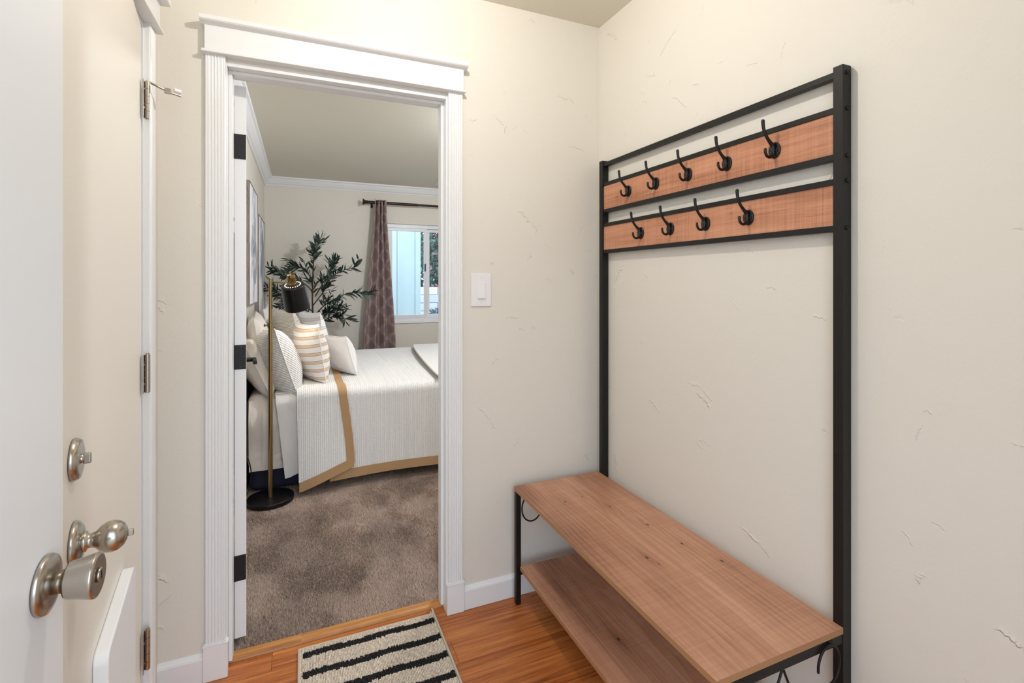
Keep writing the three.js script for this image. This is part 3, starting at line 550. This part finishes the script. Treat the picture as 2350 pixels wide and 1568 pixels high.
{
  const o = thing('curtain_rod', 'dark bronze curtain rod with flared finial above the window', 'curtain rod', [0.635, 2.184, BZ + 0.1]);
  part('rod', cyl(0.0125, 0.0125, [0.03, 0, 0], [1.98, 0, 0], 20), M.bronze, o); part('sleeve', cyl(0.0165, 0.0165, [0.05, 0, 0], [0.62, 0, 0], 20), M.bronze, o);
  part('finial', lathed([[0, 0], [0.034, 0], [0.036, 0.006], [0.030, 0.012], [0.022, 0.024], [0.017, 0.036], [0.021, 0.042], [0.021, 0.05], [0.014, 0.054], [0, 0.054]], [1, 0, 0], [0, 0, 0], 28), M.bronze, o);
  for (const x of [0.11, 1.9]) part('bracket', [cyl(0.006, 0.006, [x, -0.012, -0.1], [x, -0.012, 0], 12), bx(x - 0.012, x + 0.012, -0.05, 0.03, -0.1, -0.095, 0.002)], M.bronze, o);
}
{
  const o = thing('curtain', 'taupe curtain panel with ogee lattice pattern gathered beside the window', 'curtain', [0.82, 0, BZ + 0.1]);
  const top = 2.214, f = (s, t) => {
    const y = lerp(top, 0.015, t), sp = Math.pow(t, 0.8), xa = lerp(-0.055, -0.205, sm(0, 1, sp)), xb = lerp(0.066, 0.185, sm(0, 1, sp)), amp = lerp(0.03, 0.045, t);
    const w = s + 0.025 * Math.sin(s * 9 + 1); const z = amp * Math.sin(w * Math.PI * 2 * 3.25 + 0.7) + 0.02 * Math.sin(w * 5 + t * 3) * t;
    return [lerp(xa, xb, s) + 0.006 * Math.sin(s * 20 + t * 2), y, z];
  };
  part('cloth', sheet(150, 90, f, (s, t) => [s * 0.95, t * 5.2]), M.curtain, o);
  for (let k = 0; k < 3; k++) part('grommet', new THREE.TorusGeometry(0.022, 0.005, 8, 24).rotateY(Math.PI / 2).translate(-0.04 + k * 0.042, 2.184 - 0.0, 0), M.bronze, o);
}

// ------------------------------------------------------------------ paintings
function painting(z0, z1, y0, y1, mat, label) {
  const o = thing('framed_painting', label, 'painting', [BX0, (y0 + y1) / 2, (z0 + z1) / 2], 0, 'grey abstract paintings on the bedroom wall');
  const hz = (z1 - z0) / 2, hy = (y1 - y0) / 2, D = 0.034;
  const cv = sheet(1, 1, (u, v) => [D - 0.004, lerp(-hy + 0.008, hy - 0.008, v), lerp(hz - 0.008, -hz + 0.008, u)], (u, v) => [u, v]);
  part('canvas', [bx(0.004, D - 0.0045, -hy + 0.006, hy - 0.006, -hz + 0.006, hz - 0.006)], M.white, o); part('painted_face', cv, mat, o);
  part('frame', [bx(0.001, D, -hy, hy, hz - 0.008, hz, 0.001), bx(0.001, D, -hy, hy, -hz, -hz + 0.008, 0.001), bx(0.001, D, -hy, -hy + 0.008, -hz + 0.008, hz - 0.008, 0.001), bx(0.001, D, hy - 0.008, hy, -hz + 0.008, hz - 0.008, 0.001)].map((g) => grainUV(g, 1, 0.9, 0.05)), M.ash, o, 'thin grey wood frame');
}
painting(-4.56, -3.86, 1.112, 1.99, M.artA, 'tall framed grey brushstroke painting hung nearer the bedroom door');
painting(-5.42, -4.66, 0.985, 1.857, M.artB, 'tall framed grey brushstroke painting hung nearer the olive tree');

// ------------------------------------------------------------------ bed
const TOPY = 0.612, BZ0 = -4.98, BZ1 = -3.235;
{
  const o = thing('bed', 'wide bed with cream wrapped mattress on a dark navy base', 'bed', [0.7, 0, (BZ0 + BZ1) / 2]);
  const ox = 0.7, oz = (BZ0 + BZ1) / 2;
  // gathered mattress wrap
  const wrap = (side) => sheet(220, 40, (s, t) => {
    const x = lerp(-0.285, 1.7, s), y = lerp(0.575, 0.155, t), puff = 0.022 * Math.sin(t * Math.PI) + 0.012 * Math.sin(t * 7), fold = (0.008 + 0.026 * Math.sin(t * Math.PI)) * (fbm(x * 26, t * 1.5, 8, 3) - 0.5) * 2 + (t > 0.75 ? 0.012 * (fbm(x * 30, t * 22, 3, 2) - 0.5) : 0);
    return [x - ox, y, side * (BZ1 - oz - 0.045 + puff + fold)];
  });
  part('mattress', [bx(-0.30 - ox, 1.72 - ox, 0.15, TOPY - 0.012, BZ0 + 0.07 - oz, BZ1 - 0.055 - oz, 0.05)], M.cream, o);
  part('mattress_wrap', [wrap(1)], M.cream, o, 'gathered cream mattress wrap');
  part('bed_base', [bx(-0.29 - ox, 1.7 - ox, 0.012, 0.165, BZ0 + 0.1 - oz, BZ1 - 0.085 - oz, 0.045)], M.navy, o, 'dark navy upholstered bed base');
  part('headboard', [bx(BX0 + 0.006 - ox, -0.305 - ox, 0.0, 0.66, BZ0 + 0.06 - oz, BZ1 - 0.06 - oz, 0.012)], M.darkWood, o, 'low dark headboard');
}
// drape: path over the bed top and down the near side; s along x, p metres along the path from the far edge of the top
function drapeFn(lift, out, dropTo, sag) {
  const R = 0.055, topLen = (BZ1 - out0(out)) - BZ0 - R, arc = R * Math.PI / 2; function out0() { return -out; }
  return (x, p) => {
    const yTop = TOPY + lift, zEdge = BZ1 + out; let y, z; const crown = 0.02 * Math.sin(clamp(p / topLen) * Math.PI);
    const end = dropTo(x), D = yTop - R - end, total = topLen + arc + D;
    if (p < topLen) { z = BZ0 + p; y = yTop + crown + 0.006 * (fbm(x * 4, z * 4, 5, 3) - 0.5); }
    else if (p < topLen + arc) { const a = (p - topLen) / R; z = BZ0 + topLen + R * Math.sin(a); y = yTop - R + R * Math.cos(a); }
    else { const d = Math.min(p - topLen - arc, D); z = zEdge + sag * Math.pow(d / 0.5, 1.5) + 0.010 * (d / 0.5) * Math.sin(x * 7.3 + 1) + 0.012 * (d / 0.5) * (fbm(x * 9, d * 3, 21, 2) - 0.5); y = yTop - R - d; }
    return { pos: [x, y, z], total };
  };
}
function drapePatch(fn, x0, x1, pa, pb, nu, nv, dx = 0, thick = 0) {   // pa, pb: functions of (x, total) giving path limits
  const pos = (x, t) => { const tot = fn(x, 0).total, p = lerp(pa(x, tot), pb(x, tot), t); return [fn(x, p).pos, p]; };
  const f = (s, t) => { const x = lerp(x0(t), x1(t), s), q = pos(x, t)[0]; return [q[0] - dx, q[1] + thick * 0.6, q[2] + thick]; };
  return sheet(nu, nv, f, (s, t) => { const x = lerp(x0(t), x1(t), s); return [x / 0.36, pos(x, t)[1] / 0.36]; });
}
{
  const o = thing('quilt', 'white stitched quilt with tan border covering the bed', 'quilt', [0.9, 0, BZ1]);
  const fn = drapeFn(0.008, 0.006, (x) => 0.055 + 0.012 * Math.sin(x * 2.2), 0.03), c = (v) => () => v;
  const body = drapePatch(fn, c(0.16), c(1.75), () => 0, (x, t) => t - 0.052, 200, 150, 0.9);
  const border = drapePatch(fn, c(0.16), c(1.75), (x, t) => t - 0.056, (x, t) => t, 200, 8, 0.9, 0.002);
  for (const g of [body, border]) g.translate(0, 0, -BZ1);
  part('stitched_cloth', body, M.quilt, o); part('border', border, M.tan, o, 'tan hem border');
}
{
  const o = thing('folded_quilt_end', 'turned-back white quilt end with tan border beside the pillows', 'quilt', [0.1, 0, BZ1]);
  const fn = drapeFn(0.020, 0.020, (x) => 0.034 + 0.34 * clamp(x, 0, 0.32), 0.045);
  const tilt = (k0, k1) => (t) => lerp(k0, k1, t);
  const xa = tilt(0.02, -0.010), body = drapePatch(fn, (t) => -0.045 + 0.03 * t, (t) => 0.205 + 0.055 * sm(0.5, 1, t), () => 0.95, (x, t) => t - 0.052, 60, 90, 0.1);
  const low = drapePatch(fn, (t) => -0.012, (t) => 0.30, (x, t) => t - 0.056, (x, t) => t, 60, 8, 0.1, 0.0022);
  const side = drapePatch(fn, (t) => 0.200 + 0.055 * sm(0.5, 1, t), (t) => 0.248 + 0.055 * sm(0.5, 1, t), () => 0.95, (x, t) => t - 0.02, 10, 90, 0.1, 0.002);
  for (const g of [body, low, side]) g.translate(0, 0, -BZ1);
  part('stitched_cloth', body, M.quilt, o); part('border', [low, side], M.tan, o, 'tan hem border');
}
{
  const o = thing('bed_sheet', 'plain white sheet corner hanging beside the quilt', 'sheet', [-0.06, 0, BZ1]);
  const g = sheet(40, 60, (s, t) => {
    const y = lerp(0.607, 0.10 + 0.03 * s + 0.03 * Math.abs(s - 0.25), t), x = lerp(-0.145 + 0.055 * t, 0.03, s);
    return [x + 0.06, y, -0.018 + 0.02 * sm(0, 0.12, t) + 0.01 * t + 0.006 * Math.sin(s * 9 + t * 2) * t + 0.004 * (fbm(s * 6, t * 12, 4, 3) - 0.5)];
  });
  const topg = sheet(20, 20, (s, t) => [lerp(-0.145, 0.03, s) + 0.06, 0.609, lerp(-0.25, -0.016, t)]);
  part('cloth', [g, topg], M.white, o);
}
{
  const o = thing('folded_blanket', 'plain white blanket with corded edge folded across the bed foot', 'blanket', [1.25, TOPY, -4.1]);
  const edge = (t) => 0.845 + 0.03 * t + 0.16 * Math.pow(t, 2.2), zf = (t) => lerp(-3.24, -4.93, t);
  const g = sheet(40, 60, (s, t) => { const z = zf(t), x = lerp(edge(t), 1.74, s); return [x - 1.25, 0.034 + 0.03 * Math.sin(clamp((z - BZ0) / 1.7) * Math.PI) + 0.006 * (fbm(x * 6, z * 6, 2, 3) - 0.5), z + 4.1]; });
  part('cloth', g, M.white, o);
  part('corded_edge', tube(Array.from({ length: 14 }, (_, i) => { const t = i / 13; return [edge(t) - 1.25, 0.036 + 0.03 * Math.sin(clamp((zf(t) - BZ0) / 1.7) * Math.PI), zf(t) + 4.1]; }), 0.0055, 60, 8), std({ color: 0xcabfb2, roughness: 0.9 }), o);
}

// pillows: face looks along local +x; y up, z along the bed head
function pillowGeo(w, h, t, seed, pinch = 0.09, puff = 0.42) {
  const half = (sg) => sheet(44, 44, (u, v) => {
    const a = (u * 2 - 1), b = v * 2 - 1, z = w / 2 * a * (1 - pinch * (1 - b * b)), y = h / 2 * b * (1 - pinch * (1 - a * a));
    const e = Math.max(0, (1 - a * a) * (1 - b * b)), th = t / 2 * Math.pow(e, puff), wr = 0.012 * (fbm(a * 3 + seed, b * 3, seed, 3) - 0.5) * Math.pow(e, 0.3) + 0.006 * Math.pow(Math.abs(a * b), 2) * Math.sin((a + b) * 20 + seed) * Math.pow(e, 0.2);
    return [sg * (th + (sg > 0 ? wr : wr * 0.5)), y, -sg * z];
  }, (u, v) => [u, v]);
  return [half(1), half(-1)];
}
function pillow(name, label, pos, w, h, t, mat, tilt, yaw, roll, seed, group, extra) {
  const o = thing(name, label, 'pillow', pos, yaw, group);
  const inner = new THREE.Group(); const gs = pillowGeo(w, h, t, seed, extra?.pinch, extra?.puff);
  const q = new THREE.Matrix4().makeRotationFromEuler(new THREE.Euler(roll, 0, tilt, 'ZXY'));
  const G = gs.map((g) => g.applyMatrix4(q));
  part('cover', G, mat, o);
  const loop = []; for (let k = 0; k <= 64; k++) { const a = k / 64 * 4, sd = Math.floor(a) % 4, f = a - Math.floor(a), m = f * 2 - 1; let aa, bb; if (sd === 0) { aa = m; bb = -1; } else if (sd === 1) { aa = 1; bb = m; } else if (sd === 2) { aa = -m; bb = 1; } else { aa = -1; bb = -m; } const p = extra?.pinch ?? 0.09; loop.push(V(0, h / 2 * bb * (1 - p * (1 - aa * aa)), -w / 2 * aa * (1 - p * (1 - bb * bb))).applyMatrix4(q).toArray()); }
  part('seam', tube(loop, 0.003, 160, 6), mat, o);
  return o;
}
pillow('bed_pillow', 'plump cream pillow overhanging the bed edge under the ribbed pillow', [-0.268, 0.755, -3.55], 0.60, 0.36, 0.17, M.cream, 0.42, 0.1, 0.0, 3, null, { pinch: 0.05, puff: 0.36 });
pillow('bed_pillow', 'crumpled cream pillow leaning on the wall under the paintings', [-0.262, 0.845, -3.80], 0.64, 0.42, 0.15, M.cream, 0.16, 0.05, 0.03, 9, null, { pinch: 0.07, puff: 0.38 });
pillow('bed_pillow', 'white pillow leaning on the wall behind the ribbed pillows', [-0.235, 0.86, -4.5], 0.66, 0.44, 0.15, M.white, 0.16, 0, 0.02, 14, null, { pinch: 0.07 });
pillow('ribbed_pillow', 'white ribbed pillow with side seam slumped behind the brass lamp pole', [-0.140, 0.772, -3.46], 0.46, 0.45, 0.25, M.ribbed, 0.30, 0.28, -0.06, 5, null, { pinch: 0.07, puff: 0.5 });
pillow('ribbed_pillow', 'cream ribbed pillow standing between the white and tan striped pillows', [-0.085, 0.845, -4.12], 0.50, 0.48, 0.19, M.ribbedCream, 0.22, 0.3, 0.0, 6, null, { puff: 0.5 });
pillow('striped_pillow', 'white pillow with broad tan stripes standing on the quilt', [0.056, 0.815, -3.50], 0.38, 0.385, 0.19, M.tanStripe, 0.13, 0.36, -0.02, 7, null, { pinch: 0.06, puff: 0.5 });
pillow('striped_pillow', 'pale grey striped pillow tucked behind the tan striped pillow', [0.085, 0.835, -4.02], 0.42, 0.45, 0.18, M.paleStripe, 0.14, 0.32, 0.0, 8, null, { pinch: 0.06, puff: 0.5 });
pillow('throw_pillow', 'small plain off-white pillow set foremost on the quilt', [0.258, 0.762, -3.70], 0.34, 0.28, 0.17, M.white, 0.26, 0.36, -0.05, 12, null, { pinch: 0.07, puff: 0.5 });

// ------------------------------------------------------------------ floor lamp
{
  const o = thing('floor_lamp', 'brass floor lamp with black tilted shade and round black base beside the bed', 'floor lamp', [-0.166, 0.006, -3.17]);
  part('base', lathe([[0, 0], [0.124, 0], [0.126, 0.004], [0.126, 0.024], [0.123, 0.028], [0, 0.03]], 64), M.blackSatin, o, 'round black base');
  part('pole', cyl(0.0125, 0.0125, [0, 0.028, 0], [0, 1.03, 0], 24), M.brass, o, 'brass lower pole');
  part('upper_pole', cyl(0.0098, 0.0098, [0, 1.03, 0], [0, 1.292, 0], 24), M.brass, o);
  part('collar', [cyl(0.0155, 0.0155, [0, 1.008, 0], [0, 1.036, 0], 24), cyl(0.005, 0.005, [-0.012, 1.022, 0], [-0.03, 1.022, 0], 12), lathed([[0, 0], [0.009, 0.001], [0.0095, 0.005], [0.007, 0.008], [0, 0.008]], [-1, 0, 0], [-0.026, 1.022, 0], 18)], M.brass, o);
  const A = V(0.118, 1.256, -0.012), ax = V(0.17, -0.90, -0.38).normalize();      // top centre of the shade, pointing to its mouth
  part('arm', cyl(0.0042, 0.0042, [0, 1.272, 0], [0.095, 1.268, 0.012], 12), M.brass, o);
  const put = (g) => { g.applyQuaternion(new THREE.Quaternion().setFromUnitVectors(V(0, -1, 0), ax)); return g.translate(A.x, A.y, A.z); };
  const shade = part('lamp_shade', put(lathe([[0.018, 0.001], [0.058, 0.001], [0.0655, -0.002], [0.0675, -0.008], [0.0735, -0.150], [0.0715, -0.150], [0.0655, -0.009], [0.0575, -0.002], [0.018, -0.002]].reverse(), 56)), M.blackSatin, o, 'black metal drum shade');
  // ribbed brass socket cover
  const rib = []; for (let k = 0; k <= 96; k++) { const a = k / 96 * Math.PI * 2, rr = 0.0205 + 0.0012 * Math.cos(a * 24); rib.push([rr * Math.cos(a), rr * Math.sin(a)]); }
  part('socket_cover', [put(profile(rib, 0.048).rotateX(-Math.PI / 2)), put(lathe([[0.0228, 0.048], [0.0228, 0.066], [0.0195, 0.066], [0.0195, 0.05], [0, 0.05]], 40))], M.brass, o, 'ribbed brass socket cover');
  for (let k = 0; k < 20; k++) { const a = k / 20 * Math.PI * 2; part('light_hole', put(new THREE.CylinderGeometry(0.0027, 0.0027, 0.0015, 10).translate(0.043 * Math.cos(a), 0.0016, 0.042 * Math.sin(a))), M.led, shade); }
  const bp = A.clone().addScaledVector(ax, 0.075);
  part('bulb', [new THREE.SphereGeometry(0.026, 20, 14).translate(bp.x, bp.y, bp.z)], M.led, o, 'glowing bulb');
  const l = new THREE.PointLight(new THREE.Color().setRGB(1, 0.88, 0.72), FLOOR_LAMP, 0, 2); l.position.copy(bp); l.castShadow = true; l.shadow.radius = 1; l.name = 'lamp_light'; o.add(l);
}
single('power_cord', [tube([[-0.355, 0.30, -3.30], [-0.31, 0.31, -3.20], [-0.275, 0.25, -3.17], [-0.265, 0.15, -3.17], [-0.29, 0.06, -3.17], [-0.33, 0.018, -3.13], [-0.352, 0.012, -3.05]], 0.003, 60, 8), tube([[-0.352, 0.16, -3.30], [-0.31, 0.08, -3.2], [-0.335, 0.02, -3.1]], 0.003, 30, 8)], M.blackSatin, 'thin black power cord looping down beside the bed head', 'cord');

// ------------------------------------------------------------------ olive tree
{
  const base = [0.115, 0.0, -5.40];
  const o = thing('olive_tree', 'artificial olive tree with slender dark leaves behind the bed', 'potted tree', base);
  part('pot', lathe([[0, 0], [0.13, 0], [0.155, 0.05], [0.16, 0.2], [0.15, 0.3], [0.14, 0.3], [0.145, 0.26], [0, 0.26]], 36), M.basket, o, 'woven basket pot');
  part('soil', lathe([[0, 0.275], [0.142, 0.27]].reverse(), 30), M.soil, o);
  const br = [
    [[0.113, 0.27, -5.40], [0.112, 0.776, -5.40], [0.102, 1.097, -5.40], [0.110, 1.419, -5.42], [0.125, 1.588, -5.44], [0.176, 1.73, -5.46]],
    [[0.107, 1.038, -5.40], [0.205, 1.181, -5.33], [0.280, 1.323, -5.28], [0.389, 1.394, -5.24], [0.521, 1.436, -5.20]],
    [[0.107, 0.919, -5.40], [0.226, 1.051, -5.32], [0.390, 1.146, -5.25], [0.510, 1.169, -5.20], [0.618, 1.146, -5.15]],
    [[0.113, 0.811, -5.40], [0.205, 0.885, -5.33], [0.311, 0.935, -5.25], [0.386, 0.912, -5.20], [0.466, 0.901, -5.16]],
    [[0.105, 1.181, -5.41], [-0.002, 1.288, -5.44], [-0.111, 1.335, -5.47], [-0.187, 1.359, -5.50], [-0.263, 1.400, -5.52]],
    [[0.105, 0.978, -5.40], [-0.002, 1.065, -5.36], [-0.108, 1.126, -5.33], [-0.170, 1.150, -5.30], [-0.236, 1.174, -5.28]],
    [[0.130, 1.133, -5.41], [0.210, 1.276, -5.46], [0.269, 1.399, -5.50], [0.304, 1.461, -5.52], [0.329, 1.524, -5.54]],
    [[0.108, 1.300, -5.42], [0.063, 1.359, -5.38], [0.009, 1.416, -5.34], [-0.034, 1.415, -5.32], [-0.092, 1.414, -5.30]],
    [[0.113, 0.823, -5.40], [0.052, 0.983, -5.34], [-0.002, 1.045, -5.28], [-0.075, 1.060, -5.24], [-0.147, 1.040, -5.20]],
    [[0.113, 0.919, -5.40], [0.171, 0.947, -5.30], [0.234, 0.973, -5.24], [0.298, 0.997, -5.20], [0.383, 1.008, -5.16]],
    [[0.118, 0.775, -5.40], [0.051, 0.822, -5.30], [-0.023, 0.852, -5.25], [-0.065, 0.892, -5.20], [-0.085, 0.939, -5.18]],
  ];
  const leaf = sheet(2, 5, (u, v) => { const w = 0.0112 * Math.pow(Math.sin(Math.PI * clamp(0.04 + v * 0.96)), 0.7) * (1 - 0.25 * v), s = u * 2 - 1; return [s * w, v * 0.088, 0.014 * v * v - Math.abs(s) * 0.0025]; });
  const r = rng(17), counts = [48, 36, 36, 26, 30, 22, 26, 18, 18, 20, 12];
  br.forEach((pts, k) => {
    const b = new THREE.Group(); b.name = 'branch'; o.add(b);
    const loc = pts.map((p) => [p[0] - base[0], p[1], p[2] - base[2]]), c = new THREE.CatmullRomCurve3(loc.map((p) => V(...p)));
    part('stem', tube(loc, (t) => lerp(k ? 0.006 : 0.012, 0.0022, t), 30, 7), M.stem, b);
    for (let i = 0; i < counts[k]; i++) {
      const t = k === 0 ? lerp(0.36, 1, Math.sqrt((i + r()) / counts[k])) : lerp(0.22, 1, (i + r()) / counts[k]), p = c.getPoint(Math.min(t, 1)), tn = c.getTangent(Math.min(t, 1));
      const m = part('leaf', leaf, [M.leafDark, M.leafDark, M.leafMid, M.leafPale][Math.floor(r() * 4)], b);
      const side = V(r() - 0.5, r() - 0.5, r() - 0.5).cross(tn).normalize(), dir = tn.clone().multiplyScalar(0.55 + 0.5 * r()).add(side.multiplyScalar(0.9)).normalize();
      m.quaternion.setFromUnitVectors(V(0, 1, 0), dir).multiply(new THREE.Quaternion().setFromAxisAngle(V(0, 1, 0), r() * 6.28)); m.position.copy(p); m.scale.setScalar(0.75 + 0.55 * r());
    }
  });
  // leaves past the first three hundred, on side twigs of every branch
  const more = new THREE.InstancedMesh(leaf, M.jute, 560), d = new THREE.Object3D(), col = new THREE.Color(); more.name = 'inner_leaves'; more.userData.kind = 'stuff'; shadowed(more);
  let n = 0; const twigs = [];
  while (n < 560) {
    const pts = br[Math.floor(r() * br.length)], c = new THREE.CatmullRomCurve3(pts.map((p) => V(p[0] - base[0], p[1], p[2] - base[2]))), main = pts.length === 6, t = main ? lerp(0.4, 0.98, r()) : lerp(0.1, 0.95, r()), p = c.getPoint(t), tn = c.getTangent(t);
    const dir = tn.clone().multiplyScalar(0.8).add(V(r() - 0.5, r() * 0.9 - 0.2, r() - 0.5)).normalize(), L = 0.05 + 0.10 * r(), e = p.clone().addScaledVector(dir, L);
    twigs.push(tube([p.toArray(), p.clone().lerp(e, 0.5).add(V(0, 0.006, 0)).toArray(), e.toArray()], 0.0016, 6, 5));
    for (let i = 0; i < 7 && n < 560; i++) {
      const q = p.clone().lerp(e, (i + 1) / 7), side = V(r() - 0.5, r() - 0.5, r() - 0.5).cross(dir).normalize(), ld = dir.clone().multiplyScalar(0.7 + 0.5 * r()).add(side.multiplyScalar(0.8)).normalize();
      d.quaternion.setFromUnitVectors(V(0, 1, 0), ld).multiply(new THREE.Quaternion().setFromAxisAngle(V(0, 1, 0), r() * 6.28)); d.position.copy(q); d.scale.setScalar(0.6 + 0.5 * r()); d.updateMatrix(); more.setMatrixAt(n, d.matrix);
      more.setColorAt(n++, col.set([0x24352f, 0x24352f, 0x344a3f, 0x5c7065][Math.floor(r() * 4)]));
    }
  }
  o.add(more); part('twigs', twigs, M.stem, o);
}
// ------------------------------------------------------------------ bedroom ceiling light and vent
{
  const o = thing('flush_light', 'round opal glass flush light on the bedroom ceiling', 'ceiling light', [1.5, CEIL, -3.1]);
  part('canopy', lathe([[0, 0], [0.17, 0], [0.17, -0.015], [0.16, -0.02], [0, -0.02]].reverse(), 48), M.nickel, o);
  part('glass_dome', lathe([[0.156, -0.02], [0.152, -0.045], [0.13, -0.08], [0.09, -0.1], [0.04, -0.11], [0, -0.112]].reverse(), 48), M.opal, o);
  const l = new THREE.PointLight(new THREE.Color().setRGB(0.96, 0.98, 1.04), BEDROOM_LAMP, 0, 2); l.position.set(0, -0.07, 0); l.castShadow = true; l.shadow.radius = 3; l.name = 'bulb_light'; o.add(l);
}
{
  const o = thing('ceiling_vent', 'small white slotted air vent on the bedroom ceiling', 'vent', [1.59, CEIL, -5.42]);
  part('frame', [bx(-0.18, 0.18, -0.006, 0, -0.09, -0.07, 0.002), bx(-0.18, 0.18, -0.006, 0, 0.07, 0.09, 0.002), bx(-0.18, -0.16, -0.006, 0, -0.07, 0.07, 0.002), bx(0.16, 0.18, -0.006, 0, -0.07, 0.07, 0.002)], M.trim, o);
  part('backing', bx(-0.16, 0.16, -0.001, 0, -0.07, 0.07), M.dark, o);
  for (let k = 0; k < 8; k++) part('slat', new THREE.BoxGeometry(0.32, 0.002, 0.014).rotateX(0.6).translate(0, -0.005, -0.06 + k * 0.017), M.trim, o);
}

// ------------------------------------------------------------------ outside the window
struct('ground', bx(-14, 16, -0.5, -0.07, -20, 10), M.ground, 'bare ground around the house', 'ground');
{
  const o = thing('garden_shed', 'pale board-sided shed wall standing outside the window', 'shed', [0.55, -0.1, -7.35]);
  const r = 0.27; for (let k = 0; k < 9; k++) part('board', bx(1.02 - (k + 1) * r + 0.003, 1.02 - k * r - 0.003, 0, 2.7, -0.03, 0.0, 0.004), M.shed, o);
  part('backing', bx(1.02 - 9 * r, 1.02, 0, 2.7, -0.9, -0.03), M.shed, o);
  part('corner_post', bx(1.02, 1.10, 0, 2.75, -0.92, 0.012, 0.004), M.shed, o);
}
{
  const o = thing('block_wall', 'grey stone block garden wall outside the window', 'garden wall', [3.2, -0.1, -9.6]);
  part('core', bx(-1.7, 2.3, 0, 1.27, -0.2, -0.014), M.mortar, o);
  const r = rng(44); for (let row = 0; row < 8; row++) for (let k = 0; k < 11; k++) { const x0 = -1.7 + k * 0.4 - (row % 2) * 0.2, a = Math.max(x0 + 0.006, -1.7), b = Math.min(x0 + 0.394, 2.3); if (b - a < 0.05) continue; part('block', bx(a, b, row * 0.16 + 0.005, row * 0.16 + 0.155, -0.05, 0.006 * r(), 0.012), M.block[Math.floor(r() * 3)], o); }
}
{
  const lf = sheet(1, 3, (u, v) => { const w = 0.022 * Math.sin(Math.PI * clamp(0.08 + v * 0.92)); return [(u * 2 - 1) * w, v * 0.11, 0.02 * v * v]; });
  const shrub = (name, label, cat, pos, rx, ry, rz, n, tints, seed) => {
    const o = thing(name, label, cat, pos), r = rng(seed), d = new THREE.Object3D();
    part('trunk', [tube([[0, 0, 0], [0.03, ry * 0.7, 0.02], [-0.02, ry * 1.3, 0]], (t) => 0.05 * (1 - 0.7 * t), 12, 8)], M.stem, o);
    const im = new THREE.InstancedMesh(lf, M.jute, n); im.name = 'foliage'; im.userData.kind = 'stuff'; shadowed(im); const c = new THREE.Color();
    for (let i = 0; i < n; i++) { const a = r() * 6.283, u = r() * 2 - 1, q = Math.pow(r(), 0.4), s = Math.sqrt(1 - u * u); d.position.set(rx * q * s * Math.cos(a), ry * (1.15 + q * u), rz * q * s * Math.sin(a)); d.rotation.set(r() * 6, r() * 6, r() * 6); d.scale.setScalar(0.7 + 0.8 * r()); d.updateMatrix(); im.setMatrixAt(i, d.matrix); im.setColorAt(i, c.set(tints[Math.floor(r() * tints.length)])); }
    o.add(im);
  };
  shrub('garden_tree', 'leafy blue-green tree behind the garden wall', 'tree', [2.75, -0.1, -10.6], 1.3, 1.6, 0.7, 9000, [0x35675a, 0x4d8a7a, 0x7fb5a8, 0x2a4f48, 0x9a6a78], 5);
  shrub('garden_tree', 'taller leafy tree rising beyond the shed corner', 'tree', [3.9, -0.1, -11.2], 1.4, 1.9, 0.7, 7000, [0x3a6a58, 0x5a9484, 0x2b5148, 0x86b8ae], 6);
  shrub('lavender_bush', 'low purple lavender bush at the foot of the garden wall', 'bush', [2.45, -0.1, -9.2], 0.35, 0.4, 0.3, 1200, [0x7d78b4, 0x5f7a78, 0x9a94c8, 0x4d6a5e], 8);
}
renderer.render(scene, camera);
